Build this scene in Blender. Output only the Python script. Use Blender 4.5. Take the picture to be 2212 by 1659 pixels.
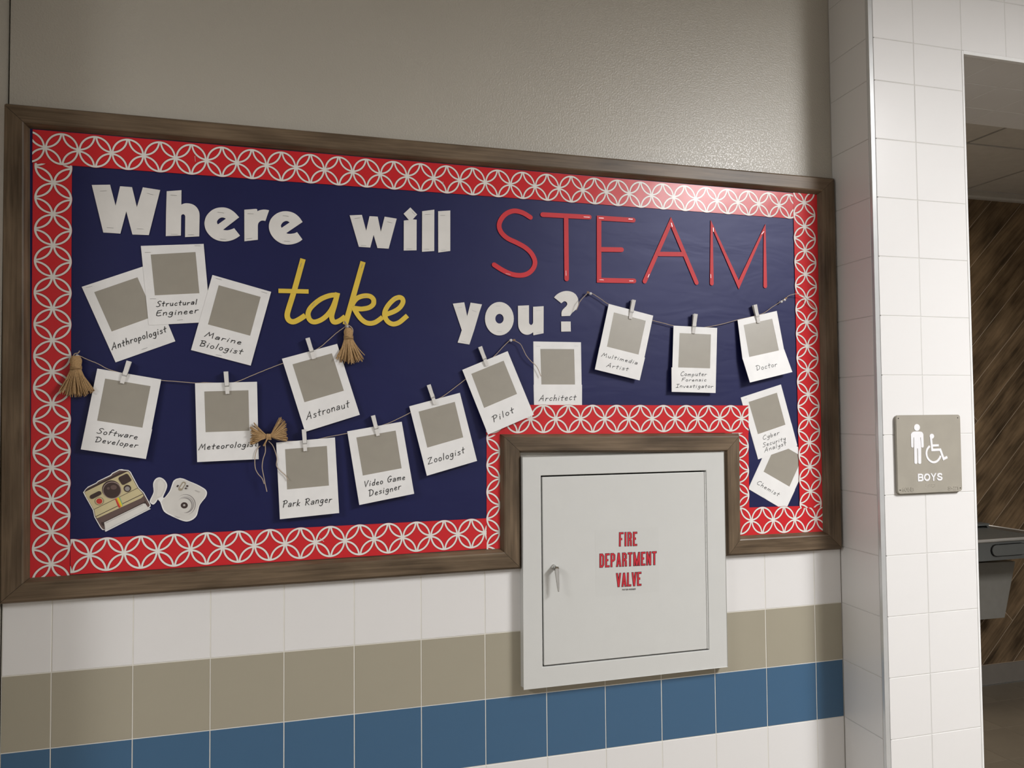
import bpy, bmesh, math, random
from math import sin, cos, pi, radians
from mathutils import Vector, Matrix, geometry

random.seed(7)
for o in list(bpy.data.objects):
    bpy.data.objects.remove(o, do_unlink=True)
SC = bpy.context.scene
COL = SC.collection

# ------------------------------------------------------------------ survey of the place (metres)
T = 0.1524                      # wall tile module (6 inches)
Z0 = 1.1167                     # height of the white / taupe joint above the floor
YP = -1.1067 * T                # front plane of the tiled pier
XC = 12.56 * T                  # inner corner of the alcove on the right
FPX, YAW, PITCH, ROLL = 1750.0, .2894, .0363, -.0085
CAM = Vector((2.8105 * T, -12.2896 * T, 3.4135 * T + Z0))

def cam_axes():
    f = Vector((sin(YAW) * cos(PITCH), cos(YAW) * cos(PITCH), sin(PITCH)))
    r = Vector((cos(YAW), -sin(YAW), 0)); u = r.cross(f)
    return cos(ROLL) * r + sin(ROLL) * u, -sin(ROLL) * r + cos(ROLL) * u, f
AR, AU, AF = cam_axes()

# ------------------------------------------------------------------ camera, light, exposure
cd = bpy.data.cameras.new('camera'); cam = bpy.data.objects.new('camera', cd); COL.objects.link(cam)
cd.sensor_width = 36; cd.lens = FPX / 2212 * 36; cd.clip_start = .02; cd.clip_end = 60
cam.matrix_world = Matrix(((AR.x, AU.x, -AF.x, CAM.x), (AR.y, AU.y, -AF.y, CAM.y), (AR.z, AU.z, -AF.z, CAM.z), (0, 0, 0, 1)))
SC.camera = cam
SC.view_settings.view_transform = 'Standard'; SC.view_settings.look = 'None'
SC.view_settings.gamma = 1; SC.view_settings.use_curve_mapping = False
SC.view_settings.exposure = 0.20
w = bpy.data.worlds.new('world'); SC.world = w; w.use_nodes = True
w.node_tree.nodes['Background'].inputs[0].default_value = (.9, .92, 1, 1)
w.node_tree.nodes['Background'].inputs[1].default_value = .0

CEIL = 2.95
def area(name, x, y, z, sx, sy, power, col=(1, .992, .992)):
    l = bpy.data.lights.new(name, 'AREA'); l.shape = 'RECTANGLE'; l.size = sx; l.size_y = sy; l.energy = power; l.color = col
    o = bpy.data.objects.new(name, l); COL.objects.link(o); o.location = (x, y, z); return o
LIGHTS = [(2.80, -2.20, .6, 1.2, 112), (-1.90, -2.20, .6, 1.2, 62)]
for i, (x, y, sx, sy, p) in enumerate(LIGHTS):
    area('troffer_lamp', x, y, CEIL - .03, sx - .06, sy - .06, p)
area('inner_room_fill', 3.5, 1.2, 2.88, .9, .5, 9.5, (1, .93, .82))  # added fill to brighten the space beyond the opening, no fixture modelled

# ------------------------------------------------------------------ plane lookups (measured points put onto the real planes)
def ray(x, y):
    return AR * ((x - 1106) / FPX) - AU * ((y - 829.5) / FPX) + AF
def P(x, y, Y=0.0):
    d = ray(x, y); return CAM + d * ((Y - CAM.y) / d.y)
def PZ(x, y, Z):
    d = ray(x, y); return CAM + d * ((Z - CAM.z) / d.z)
class Plane:
    def __init__(s, a, b, c):
        s.p = a; s.n = (b - a).cross(c - a).normalized()
        if s.n.y > 0: s.n = -s.n
    def __call__(s, x, y, off=0.0):
        d = ray(x, y); return CAM + d * (((s.p + s.n * off - CAM).dot(s.n)) / d.dot(s.n))
def flat(Y):
    return Plane(Vector((0, Y, 0)), Vector((1, Y, 0)), Vector((0, Y, 1)))
def Zm(pts, ox, oy, s):
    return [(ox + x * s, oy + y * s) for x, y in pts]

# ------------------------------------------------------------------ materials
MATS = {}
def lin(c): return c
def mat(name, col, rough=.5, spec=.5, metal=0, bump=0, bscale=200, var=0, vscale=20, coat=0, trans=0, emit=0):
    if name in MATS: return MATS[name]
    m = bpy.data.materials.new(name); m.use_nodes = True; nt = m.node_tree; N = nt.nodes; L = nt.links
    b = N['Principled BSDF']
    b.inputs['Base Color'].default_value = (*col, 1); b.inputs['Roughness'].default_value = rough
    b.inputs['Specular IOR Level'].default_value = spec; b.inputs['Metallic'].default_value = metal
    b.inputs['Coat Weight'].default_value = coat; b.inputs['Coat Roughness'].default_value = .2
    b.inputs['Transmission Weight'].default_value = trans
    if emit:
        b.inputs['Emission Color'].default_value = (1, .98, .95, 1); b.inputs['Emission Strength'].default_value = emit
    tc = N.new('ShaderNodeTexCoord')
    if True:
        v = var or .04
        n = N.new('ShaderNodeTexNoise'); n.inputs['Scale'].default_value = vscale; n.inputs['Detail'].default_value = 3
        L.new(tc.outputs['Object'], n.inputs['Vector'])
        mr = N.new('ShaderNodeMapRange'); mr.inputs['From Min'].default_value = .3; mr.inputs['From Max'].default_value = .7
        mr.inputs['To Min'].default_value = 1 - v; mr.inputs['To Max'].default_value = 1 + v
        L.new(n.outputs['Fac'], mr.inputs['Value'])
        mx = N.new('ShaderNodeVectorMath'); mx.operation = 'SCALE'; mx.inputs[0].default_value = col
        L.new(mr.outputs['Result'], mx.inputs['Scale']); L.new(mx.outputs['Vector'], b.inputs['Base Color'])
    if bump:
        n2 = N.new('ShaderNodeTexNoise'); n2.inputs['Scale'].default_value = bscale; n2.inputs['Detail'].default_value = 2
        L.new(tc.outputs['Object'], n2.inputs['Vector'])
        bp = N.new('ShaderNodeBump'); bp.inputs['Strength'].default_value = bump; bp.inputs['Distance'].default_value = .001
        L.new(n2.outputs['Fac'], bp.inputs['Height']); L.new(bp.outputs['Normal'], b.inputs['Normal'])
    MATS[name] = m; return m

def wood(name, dark, light, rough=.45, su=3, sv=90, spec=.4):
    if name in MATS: return MATS[name]
    m = bpy.data.materials.new(name); m.use_nodes = True; nt = m.node_tree; N = nt.nodes; L = nt.links
    b = N['Principled BSDF']; b.inputs['Roughness'].default_value = rough; b.inputs['Specular IOR Level'].default_value = spec
    uv = N.new('ShaderNodeUVMap'); uv.uv_map = 'UVMap'
    oi = N.new('ShaderNodeObjectInfo')
    mp = N.new('ShaderNodeVectorMath'); mp.operation = 'MULTIPLY'; mp.inputs[1].default_value = (su, sv, 1)
    ad = N.new('ShaderNodeVectorMath'); ad.operation = 'ADD'
    sc = N.new('ShaderNodeVectorMath'); sc.operation = 'SCALE'; sc.inputs[0].default_value = (37, 53, 11)
    L.new(oi.outputs['Random'], sc.inputs['Scale'])
    L.new(uv.outputs['UV'], mp.inputs[0]); L.new(mp.outputs[0], ad.inputs[0]); L.new(sc.outputs[0], ad.inputs[1])
    n = N.new('ShaderNodeTexNoise'); n.inputs['Scale'].default_value = 1; n.inputs['Detail'].default_value = 6; n.inputs['Roughness'].default_value = .6; n.inputs['Distortion'].default_value = .6
    L.new(ad.outputs[0], n.inputs['Vector'])
    mp2 = N.new('ShaderNodeVectorMath'); mp2.operation = 'MULTIPLY'; mp2.inputs[1].default_value = (.9, .12, 1)
    L.new(ad.outputs[0], mp2.inputs[0])
    n3 = N.new('ShaderNodeTexNoise'); n3.inputs['Scale'].default_value = 1.2; n3.inputs['Detail'].default_value = 3
    L.new(mp2.outputs[0], n3.inputs['Vector'])
    av = N.new('ShaderNodeMath'); av.operation = 'MULTIPLY_ADD'; av.inputs[1].default_value = .45
    L.new(n.outputs['Fac'], av.inputs[0])
    s2 = N.new('ShaderNodeMath'); s2.operation = 'MULTIPLY'; s2.inputs[1].default_value = .55; L.new(n3.outputs['Fac'], s2.inputs[0]); L.new(s2.outputs[0], av.inputs[2])
    r = N.new('ShaderNodeValToRGB'); r.color_ramp.elements[0].position = .36; r.color_ramp.elements[1].position = .66
    r.color_ramp.elements[0].color = (*dark, 1); r.color_ramp.elements[1].color = (*light, 1)
    L.new(av.outputs[0], r.inputs[0]); L.new(r.outputs[0], b.inputs['Base Color'])
    bp = N.new('ShaderNodeBump'); bp.inputs['Strength'].default_value = .12; bp.inputs['Distance'].default_value = .0005
    L.new(n.outputs['Fac'], bp.inputs['Height']); L.new(bp.outputs['Normal'], b.inputs['Normal'])
    MATS[name] = m; return m

def border_print():
    m = bpy.data.materials.new('printed_border_card'); m.use_nodes = True; nt = m.node_tree; N = nt.nodes; L = nt.links
    b = N['Principled BSDF']; b.inputs['Roughness'].default_value = .235; b.inputs['Specular IOR Level'].default_value = .24
    uv = N.new('ShaderNodeUVMap'); uv.uv_map = 'UVMap'; sp = N.new('ShaderNodeSeparateXYZ'); L.new(uv.outputs['UV'], sp.inputs[0])
    def M(op, a, b_=None, c=None):
        n = N.new('ShaderNodeMath'); n.operation = op
        for i, v in enumerate((a, b_, c)):
            if v is None: continue
            if isinstance(v, (int, float)): n.inputs[i].default_value = v
            else: L.new(v, n.inputs[i])
        return n.outputs[0]
    a = M('ABSOLUTE', M('SUBTRACT', M('FLOORED_MODULO', sp.outputs[0], 2.0), 1.0))
    bb = M('ABSOLUTE', sp.outputs[1])
    d0 = M('SQRT', M('ADD', M('MULTIPLY', a, a), M('MULTIPLY', bb, bb)))
    a1 = M('SUBTRACT', 1.0, a); b1 = M('SUBTRACT', 1.0, bb)
    d1 = M('SQRT', M('ADD', M('MULTIPLY', a1, a1), M('MULTIPLY', b1, b1)))
    e0 = M('ABSOLUTE', M('SUBTRACT', d0, .945)); e1 = M('ABSOLUTE', M('SUBTRACT', d1, .945))
    ins = M('LESS_THAN', d0, .945)
    def mask(wd):
        return M('MAXIMUM', M('LESS_THAN', e0, wd), M('MULTIPLY', M('LESS_THAN', e1, wd), ins))
    mw = mask(.058); md = mask(.088)
    c1 = N.new('ShaderNodeMix'); c1.data_type = 'RGBA'; c1.inputs[6].default_value = (.60, .025, .031, 1); c1.inputs[7].default_value = (.33, .012, .014, 1)
    L.new(md, c1.inputs[0])
    c2 = N.new('ShaderNodeMix'); c2.data_type = 'RGBA'; c2.inputs[7].default_value = (.78, .76, .72, 1)
    L.new(mw, c2.inputs[0]); L.new(c1.outputs[2], c2.inputs[6]); L.new(c2.outputs[2], b.inputs['Base Color'])
    tc = N.new('ShaderNodeTexCoord'); n2 = N.new('ShaderNodeTexNoise'); n2.inputs['Scale'].default_value = 9; L.new(tc.outputs['Object'], n2.inputs['Vector'])
    bp = N.new('ShaderNodeBump'); bp.inputs['Strength'].default_value = .20; bp.inputs['Distance'].default_value = .004
    L.new(n2.outputs['Fac'], bp.inputs['Height']); L.new(bp.outputs['Normal'], b.inputs['Normal'])
    return m

M_WHITE = mat('white_glazed_tile', (.755, .745, .735), .30, .5, var=.006, vscale=8)
M_TAUPE = mat('taupe_glazed_tile', (.36, .33, .255), .32, .5, var=.01, vscale=8)
M_BLUE = mat('blue_glazed_tile', (.052, .125, .225), .32, .5, var=.01, vscale=8)
M_GROUT = mat('cream_grout', (.70, .68, .62), .8, .2)
M_GROUTW = mat('white_grout', (.62, .61, .59), .8, .2)
def paint():
    m = mat('orange_peel_paint', (.45, .422, .365), .30, .5, var=.02, vscale=3)
    nt = m.node_tree; N = nt.nodes; L = nt.links; b = N['Principled BSDF']
    tc = N.new('ShaderNodeTexCoord')
    n = N.new('ShaderNodeTexNoise'); n.inputs['Scale'].default_value = 230; n.inputs['Detail'].default_value = 2.0; n.inputs['Roughness'].default_value = .55
    L.new(tc.outputs['Object'], n.inputs['Vector'])
    r = N.new('ShaderNodeMapRange'); r.inputs['From Min'].default_value = .42; r.inputs['From Max'].default_value = .66; r.interpolation_type = 'SMOOTHSTEP'
    L.new(n.outputs['Fac'], r.inputs['Value'])
    bp = N.new('ShaderNodeBump'); bp.inputs['Strength'].default_value = .36; bp.inputs['Distance'].default_value = .0008
    L.new(r.outputs['Result'], bp.inputs['Height']); L.new(bp.outputs['Normal'], b.inputs['Normal'])
    return m
M_PAINT = paint()
M_PLAIN = mat('plain_wall_paint', (.46, .45, .44), .5, .4)
M_FRAME = wood('grey_brown_stained_wood', (.062, .041, .023), (.195, .138, .086), .40, 5, 150, .36)
M_NAVY = mat('navy_butcher_paper', (.009, .011, .064), .44, .44, var=.06, vscale=5)
M_NAVY.node_tree.nodes['Principled BSDF'].inputs['Specular Tint'].default_value = (.70, .72, 1, 1)
def navy_bump():
    m = M_NAVY; nt = m.node_tree; N = nt.nodes; L = nt.links; b = N['Principled BSDF']
    tc = N.new('ShaderNodeTexCoord')
    mp = N.new('ShaderNodeVectorMath'); mp.operation = 'MULTIPLY'; mp.inputs[1].default_value = (3.2, 3, 9)
    L.new(tc.outputs['Object'], mp.inputs[0])
    n = N.new('ShaderNodeTexNoise'); n.inputs['Scale'].default_value = 1.3; n.inputs['Detail'].default_value = 3; n.inputs['Distortion'].default_value = .5
    L.new(mp.outputs[0], n.inputs['Vector'])
    bp = N.new('ShaderNodeBump'); bp.inputs['Strength'].default_value = .28; bp.inputs['Distance'].default_value = .006
    L.new(n.outputs['Fac'], bp.inputs['Height']); L.new(bp.outputs['Normal'], b.inputs['Normal'])
navy_bump()
M_BORDER = border_print()
M_LETTER = mat('white_cardstock', (.75, .735, .705), .55, .4, bump=.05, bscale=900)
M_CARD = mat('white_photo_card', (.83, .825, .815), .45, .5)
M_PHOTO = mat('grey_print_panel', (.325, .30, .25), .36, .75, var=.03, vscale=30)
M_RED = mat('red_cardstock', (.60, .030, .040), .5, .32)
M_YEL = mat('yellow_cardstock', (.74, .53, .065), .5, .4)
M_INK = mat('black_marker_ink', (.012, .012, .012), .6, .3)
M_JUTE = mat('jute_fibre', (.46, .30, .15), .85, .2, bump=.4, bscale=1500, var=.18, vscale=400)
M_TWINE = mat('pale_jute_twine', (.50, .40, .31), .8, .2, bump=.5, bscale=2500, var=.15, vscale=900)
M_PEG = mat('white_painted_wood', (.76, .745, .72), .5, .4, bump=.1, bscale=600)
M_WIRE = mat('steel_wire', (.55, .55, .55), .3, .5, 1)
M_CLEAR = mat('clear_plastic', (.92, .92, .94), .06, .8, trans=.45)
M_CAB = mat('grey_white_powder_coat', (.615, .62, .60), .36, .5, bump=.04, bscale=700, var=.01)
M_DARK = mat('dark_gap', (.01, .01, .01), .8, .2)
M_CHROME = mat('brushed_chrome', (.62, .62, .60), .22, .5, 1)
M_STRED = mat('red_sticker_print', (.55, .02, .035), .4, .5)
M_STBLK = mat('black_sticker_print', (.03, .012, .02), .4, .5)
M_STCLR = mat('faint_sticker_film', (.605, .61, .59), .32, .5, var=.01)
M_TRIM = mat('white_edge_trim', (.80, .80, .79), .25, .5)
M_EDGE = mat('pale_metal_edge', (.60, .61, .61), .28, .5, .35)
M_ALU = mat('satin_aluminium_trim', (.60, .61, .61), .32, .5, .9)
M_SIGN = mat('grey_taupe_plastic', (.345, .320, .270), .42, .4, bump=.05, bscale=1200)
M_SIGNW = mat('white_raised_plastic', (.80, .80, .82), .4, .4)
M_PLANK = wood('dark_brown_plank_tile', (.050, .033, .019), (.275, .185, .105), .42, 3.5, 60, .3)
M_PGROUT = mat('plank_joint', (.42, .34, .25), .8, .2)
M_FLOOR = mat('brown_floor_tile', (.20, .165, .12), .4, .5, var=.08, vscale=6)
M_CTILE = mat('acoustic_ceiling_tile', (.62, .59, .54), .9, .1, bump=.3, bscale=250)
M_BASE = mat('grey_base_tile', (.20, .18, .155), .5, .4)
M_STEEL = mat('stainless_steel', (.42, .43, .43), .26, .5, 1, var=.04)
M_RIM = mat('bright_steel_rim', (.62, .60, .57), .28, .5, .5)
M_GREYP = mat('grey_fountain_panel', (.12, .125, .12), .4, .5)
M_COVER = mat('grey_fountain_cover', (.26, .25, .225), .45, .4)

# ------------------------------------------------------------------ mesh helpers
class MB:
    def __init__(s): s.v = []; s.f = []; s.uv = {}
    def add(s, vs, fs, uvs=None):
        b = len(s.v); s.v += [Vector(v) for v in vs]
        for i, f in enumerate(fs):
            if uvs: s.uv[len(s.f)] = uvs[i]
            s.f.append([b + k for k in f])
    def box(s, x0, x1, y0, y1, z0, z1):
        s.add([(x0, y0, z0), (x1, y0, z0), (x1, y1, z0), (x0, y1, z0), (x0, y0, z1), (x1, y0, z1), (x1, y1, z1), (x0, y1, z1)],
              [(0, 1, 5, 4), (1, 2, 6, 5), (2, 3, 7, 6), (3, 0, 4, 7), (4, 5, 6, 7), (3, 2, 1, 0)])
    def ext(s, loops, d):
        """loops of 3D points (first is outer) extruded by vector d"""
        allp = [p for l in loops for p in l]
        tr = geometry.tessellate_polygon([[Vector(p) for p in l] for l in loops])
        n = len(allp); b = len(s.v); s.v += [Vector(p) for p in allp] + [Vector(p) + d for p in allp]
        for t in tr:
            a = (s.v[b + t[1]] - s.v[b + t[0]]).cross(s.v[b + t[2]] - s.v[b + t[0]])
            t = list(t)
            if a.dot(d) > 0: t.reverse()
            s.f.append([b + k for k in t]); s.f.append([b + n + k for k in reversed(t)])
        k = 0
        for l in loops:
            m = len(l)
            for i in range(m):
                j = (i + 1) % m; s.f.append([b + k + i, b + k + j, b + n + k + j, b + n + k + i])
            k += m
    def tube(s, pts, r, n=6, r2=None):
        pts = [Vector(p) for p in pts]; rings = []; up = Vector((.13, .97, .2))
        for i, p in enumerate(pts):
            d = (pts[min(i + 1, len(pts) - 1)] - pts[max(i - 1, 0)]).normalized()
            a = d.cross(up).normalized(); c = d.cross(a)
            t = i / (len(pts) - 1); rr = r + ((r2 if r2 is not None else r) - r) * t
            rings.append([p + (a * cos(2 * pi * k / n) + c * sin(2 * pi * k / n)) * rr for k in range(n)])
        b = len(s.v)
        for q in rings: s.v += q
        for i in range(len(rings) - 1):
            for k in range(n):
                s.f.append([b + i * n + k, b + i * n + (k + 1) % n, b + (i + 1) * n + (k + 1) % n, b + (i + 1) * n + k])
        s.f.append([b + k for k in range(n)]); s.f.append([b + (len(rings) - 1) * n + k for k in reversed(range(n))])
    def sphere(s, c, r, n=8, m=6, sc=(1, 1, 1)):
        vs = []; fs = []
        for i in range(m + 1):
            th = pi * i / m
            for k in range(n):
                vs.append((c[0] + r * sc[0] * sin(th) * cos(2 * pi * k / n), c[1] + r * sc[1] * cos(th), c[2] + r * sc[2] * sin(th) * sin(2 * pi * k / n)))
        for i in range(m):
            for k in range(n):
                fs.append((i * n + k, i * n + (k + 1) % n, (i + 1) * n + (k + 1) % n, (i + 1) * n + k))
        s.add(vs, fs)
    def mesh(s, name, m, org=Vector((0, 0, 0)), smooth=False):
        me = bpy.data.meshes.new(name); me.from_pydata([tuple(v - org) for v in s.v], [], s.f)
        if s.uv:
            l = me.uv_layers.new(name='UVMap')
            for pi_, poly in enumerate(me.polygons):
                u = s.uv.get(pi_)
                if u:
                    for li, q in zip(poly.loop_indices, u): l.data[li].uv = q
        me.materials.append(m)
        if smooth:
            for p in me.polygons: p.use_smooth = True
        me.update(); return me

def tag(o, label=None, cat=None, group=None, kind=None):
    if label: o['label'] = label
    if cat: o['category'] = cat
    if group: o['group'] = group
    if kind: o['kind'] = kind
    return o
def empty(name, loc, label, cat, group=None):
    o = bpy.data.objects.new(name, None); o.empty_display_size = .02; COL.objects.link(o); o.location = loc
    return tag(o, label, cat, group)
def wloc(o):
    v = Vector((0, 0, 0))
    while o is not None: v += o.location; o = o.parent
    return v
def part(mb, name, m, parent, label=None, smooth=False, kind=None):
    me = mb.mesh(name, m, wloc(parent), smooth)
    o = bpy.data.objects.new(name, me); COL.objects.link(o); o.parent = parent
    return tag(o, label=label, kind=kind)
def single(mb, name, m, label=None, cat=None, group=None, kind=None, smooth=False):
    c = Vector((0, 0, 0))
    for v in mb.v: c += v
    c /= len(mb.v)
    me = mb.mesh(name, m, c, smooth); o = bpy.data.objects.new(name, me); COL.objects.link(o); o.location = c
    return tag(o, label, cat, group, kind)
def bevel(o, wd, seg=2):
    b = o.modifiers.new('bevel', 'BEVEL'); b.width = wd; b.segments = seg; b.limit_method = 'ANGLE'; b.angle_limit = radians(40)

def catmull(pts, n=5, closed=False):
    pts = [Vector(p) for p in pts]
    if len(pts) < 3: return pts
    out = []; m = len(pts)
    rng = range(m if closed else m - 1)
    for i in rng:
        if closed: a, b, c, d = pts[(i - 1) % m], pts[i], pts[(i + 1) % m], pts[(i + 2) % m]
        else: a, b, c, d = pts[max(i - 1, 0)], pts[i], pts[i + 1], pts[min(i + 2, m - 1)]
        for k in range(n):
            t = k / n
            out.append(.5 * ((2 * b) + (c - a) * t + (2 * a - 5 * b + 4 * c - d) * t * t + (3 * b - a - 3 * c + d) * t ** 3))
    if not closed: out.append(pts[-1])
    return out

def stroke(mb, pts, wd, nrm, d=None, cap='round', taper=None):
    """ribbon of width wd along 3D pts lying in plane with normal nrm; extruded by d (vector) when given"""
    pts = [Vector(p) for p in pts]; q = [pts[0]]
    for p in pts[1:]:
        if (p - q[-1]).length > 1e-6: q.append(p)
    pts = q; h = wd / 2; m = len(pts)
    if m < 2: return
    L = []; R = []
    for i in range(m):
        if i == 0: t = (pts[1] - pts[0]).normalized(); s = nrm.cross(t); k = 1
        elif i == m - 1: t = (pts[-1] - pts[-2]).normalized(); s = nrm.cross(t); k = 1
        else:
            t1 = (pts[i] - pts[i - 1]).normalized(); t2 = (pts[i + 1] - pts[i]).normalized()
            s1 = nrm.cross(t1); s2 = nrm.cross(t2); s = (s1 + s2)
            if s.length < .3: s = s1; k = 1
            else:
                s.normalize(); k = min(1 / max(s.dot(s1), .35), 2.2)
        L.append(pts[i] + s * h * k); R.append(pts[i] - s * h * k)
    if cap == 'round':
        t0 = (pts[0] - pts[1]).normalized(); s0 = nrm.cross(-t0); t1 = (pts[-1] - pts[-2]).normalized(); s1 = nrm.cross(t1)
        c0 = [pts[0] + (s0 * cos(a) + t0 * sin(a)) * h for a in [pi * k / 6 for k in range(1, 6)]]
        c1 = [pts[-1] + (-s1 * cos(a) + t1 * sin(a)) * h for a in [pi * k / 6 for k in range(1, 6)]]
    else: c0 = []; c1 = []
    b = len(mb.v); top = L + R; n = len(top)
    mb.v += top
    fr = []
    for i in range(m - 1): fr.append([i, i + 1, m + i + 1, m + i])
    mb.v += c0; mb.v += c1
    if c0: fr.append([0] + [m]) if False else None
    if c0:
        fr.append([0, m] + [n + k for k in reversed(range(len(c0)))])
        fr.append([m - 1, ] + [n + len(c0) + k for k in reversed(range(len(c1)))] + [2 * m - 1])
    for f in fr: mb.f.append([b + k for k in f])
    if d is not None:
        tot = len(mb.v) - b; b2 = len(mb.v); mb.v += [v + d for v in mb.v[b:b + tot]]
        for f in fr: mb.f.append([b2 + k for k in reversed(f)])
        loop = list(range(m)) + [n + len(c0) + k for k in reversed(range(len(c1)))] + [m + k for k in reversed(range(m))] + [n + k for k in reversed(range(len(c0)))]
        for i in range(len(loop)):
            j = (i + 1) % len(loop); mb.f.append([b + loop[i], b + loop[j], b2 + loop[j], b2 + loop[i]])

NY = Vector((0, -1, 0))
BACK = Vector((0, 1, 0))
def staple(x0, y0, x1, y1, pl, parent, w=.0007):
    mb = MB(); a = pl(x0, y0, .0004); b = pl(x1, y1, .0004)
    stroke(mb, [a, b], w, pl.n, -pl.n * .0006, 'flat'); return part(mb, 'staple', M_WIRE, parent)

# ------------------------------------------------------------------ stroke fonts
def el(cx, cy, rx, ry, n=10):
    return [(cx + rx * sin(2 * pi * k / n), cy + ry * cos(2 * pi * k / n)) for k in range(n + 1)]
HAND = {
 'A': (.72, [[(0, 0), (.45, 1), (.60, 0)], [(.16, .35), (.58, .38)]]),
 'B': (.62, [[(.1, 0), (.1, .98)], [(-.06, .93), (.3, 1), (.5, .82), (.38, .6), (.15, .54)], [(.15, .54), (.5, .42), (.52, .14), (.3, 0), (.08, 0)]]),
 'C': (.62, [[(.58, .88), (.40, 1), (.12, .72), (.04, .32), (.22, .02), (.58, .10)]]),
 'D': (.72, [[(.12, .95), (.12, 0)], [(-.10, .92), (.28, .98), (.62, .66), (.52, .18), (.10, 0)]]),
 'E': (.58, [[(.55, .95), (.14, .90), (.05, .5), (.05, .12), (.25, 0), (.55, .08)], [(.07, .5), (.45, .55)]]),
 'F': (.58, [[(.62, 1), (.1, .92)], [(.15, .92), (.05, 0)], [(.1, .48), (.45, .52)]]),
 'G': (.70, [[(.58, .9), (.36, 1), (.06, .6), (.16, .06), (.45, .06), (.60, .42)], [(.34, .42), (.70, .46)]]),
 'I': (.50, [[(-.02, .95), (.52, 1)], [(.25, .97), (.2, 0)], [(-.05, 0), (.45, .03)]]),
 'M': (.88, [[(0, 0), (.25, 1), (.42, .35), (.68, 1), (.80, 0)]]),
 'P': (.58, [[(.12, .95), (.10, -.02)], [(-.06, .88), (.30, 1), (.53, .78), (.40, .54), (.14, .46)]]),
 'R': (.66, [[(.12, .95), (.10, -.02)], [(-.06, .88), (.30, 1), (.53, .78), (.40, .54), (.14, .46)], [(.16, .46), (.60, 0)]]),
 'S': (.58, [[(.58, .88), (.36, 1), (.12, .82), (.22, .58), (.45, .40), (.42, .12), (.18, 0), (-.02, .08)]]),
 'V': (.62, [[(0, .95), (.22, 0), (.58, .98)]]),
 'Z': (.68, [[(0, .86), (.22, .98), (.52, .96), (.02, .06), (.60, .10)]]),
 'a': (.46, [[(.05, .42), (.2, .53), (.38, .45), (.39, .02)], [(.38, .30), (.15, .28), (.02, .13), (.12, 0), (.38, .12)]]),
 'b': (.45, [[(.05, 1), (.05, 0)], [(.05, .3), (.25, .5), (.4, .25), (.25, 0), (.05, .08)]]),
 'c': (.42, [[(.38, .42), (.22, .5), (.04, .25), (.15, 0), (.38, .08)]]),
 'd': (.48, [[(.42, 1), (.38, 0)], [(.38, .4), (.2, .5), (.03, .22), (.15, 0), (.38, .12)]]),
 'e': (.43, [[(.05, .24), (.35, .32), (.25, .5), (.08, .4), (.04, .15), (.18, 0), (.38, .06)]]),
 'f': (.38, [[(.42, .92), (.25, 1), (.14, .75), (.1, 0)], [(0, .5), (.35, .52)]]),
 'g': (.48, [[(.38, .45), (.18, .5), (.04, .25), (.18, .05), (.36, .2), (.40, .48)], [(.40, .48), (.38, -.16), (.2, -.38), (-.02, -.26)]]),
 'h': (.46, [[(.07, 1), (.03, 0)], [(.03, .3), (.25, .5), (.38, .35), (.38, 0)]]),
 'i': (.20, [[(.08, .48), (.06, 0)], [(.10, .70), (.12, .74)]]),
 'k': (.44, [[(.07, .95), (.03, 0)], [(.38, .5), (.05, .22)], [(.08, .24), (.4, 0)]]),
 'l': (.20, [[(.10, 1), (.06, 0)]]),
 'm': (.68, [[(.04, .48), (.04, 0)], [(.04, .3), (.2, .5), (.3, .4), (.3, 0)], [(.3, .3), (.45, .5), (.58, .4), (.58, 0)]]),
 'n': (.46, [[(.04, .48), (.04, 0)], [(.04, .3), (.25, .5), (.38, .38), (.38, 0)]]),
 'o': (.42, [el(.20, .25, .18, .25)]),
 'p': (.46, [[(.05, .48), (.03, -.35)], [(.05, .3), (.25, .5), (.4, .25), (.25, .02), (.05, .08)]]),
 'r': (.38, [[(.05, .48), (.04, 0)], [(.04, .28), (.18, .46), (.38, .46)]]),
 's': (.40, [[(.36, .42), (.2, .5), (.06, .38), (.32, .18), (.25, .02), (0, .03)]]),
 't': (.40, [[(.20, .85), (.15, .06), (.25, 0)], [(-.02, .5), (.40, .54)]]),
 'u': (.46, [[(.04, .48), (.06, .1), (.2, 0), (.38, .15), (.38, .48)], [(.38, .48), (.4, 0)]]),
 'v': (.40, [[(0, .48), (.16, 0), (.38, .5)]]),
 'w': (.58, [[(0, .48), (.12, 0), (.28, .4), (.42, 0), (.58, .5)]]),
 'y': (.44, [[(.03, .48), (.08, .15), (.22, .10), (.38, .48)], [(.40, .48), (.35, -.2), (.15, -.4), (-.02, -.3)]]),
 ' ': (.34, []),
}
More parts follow.
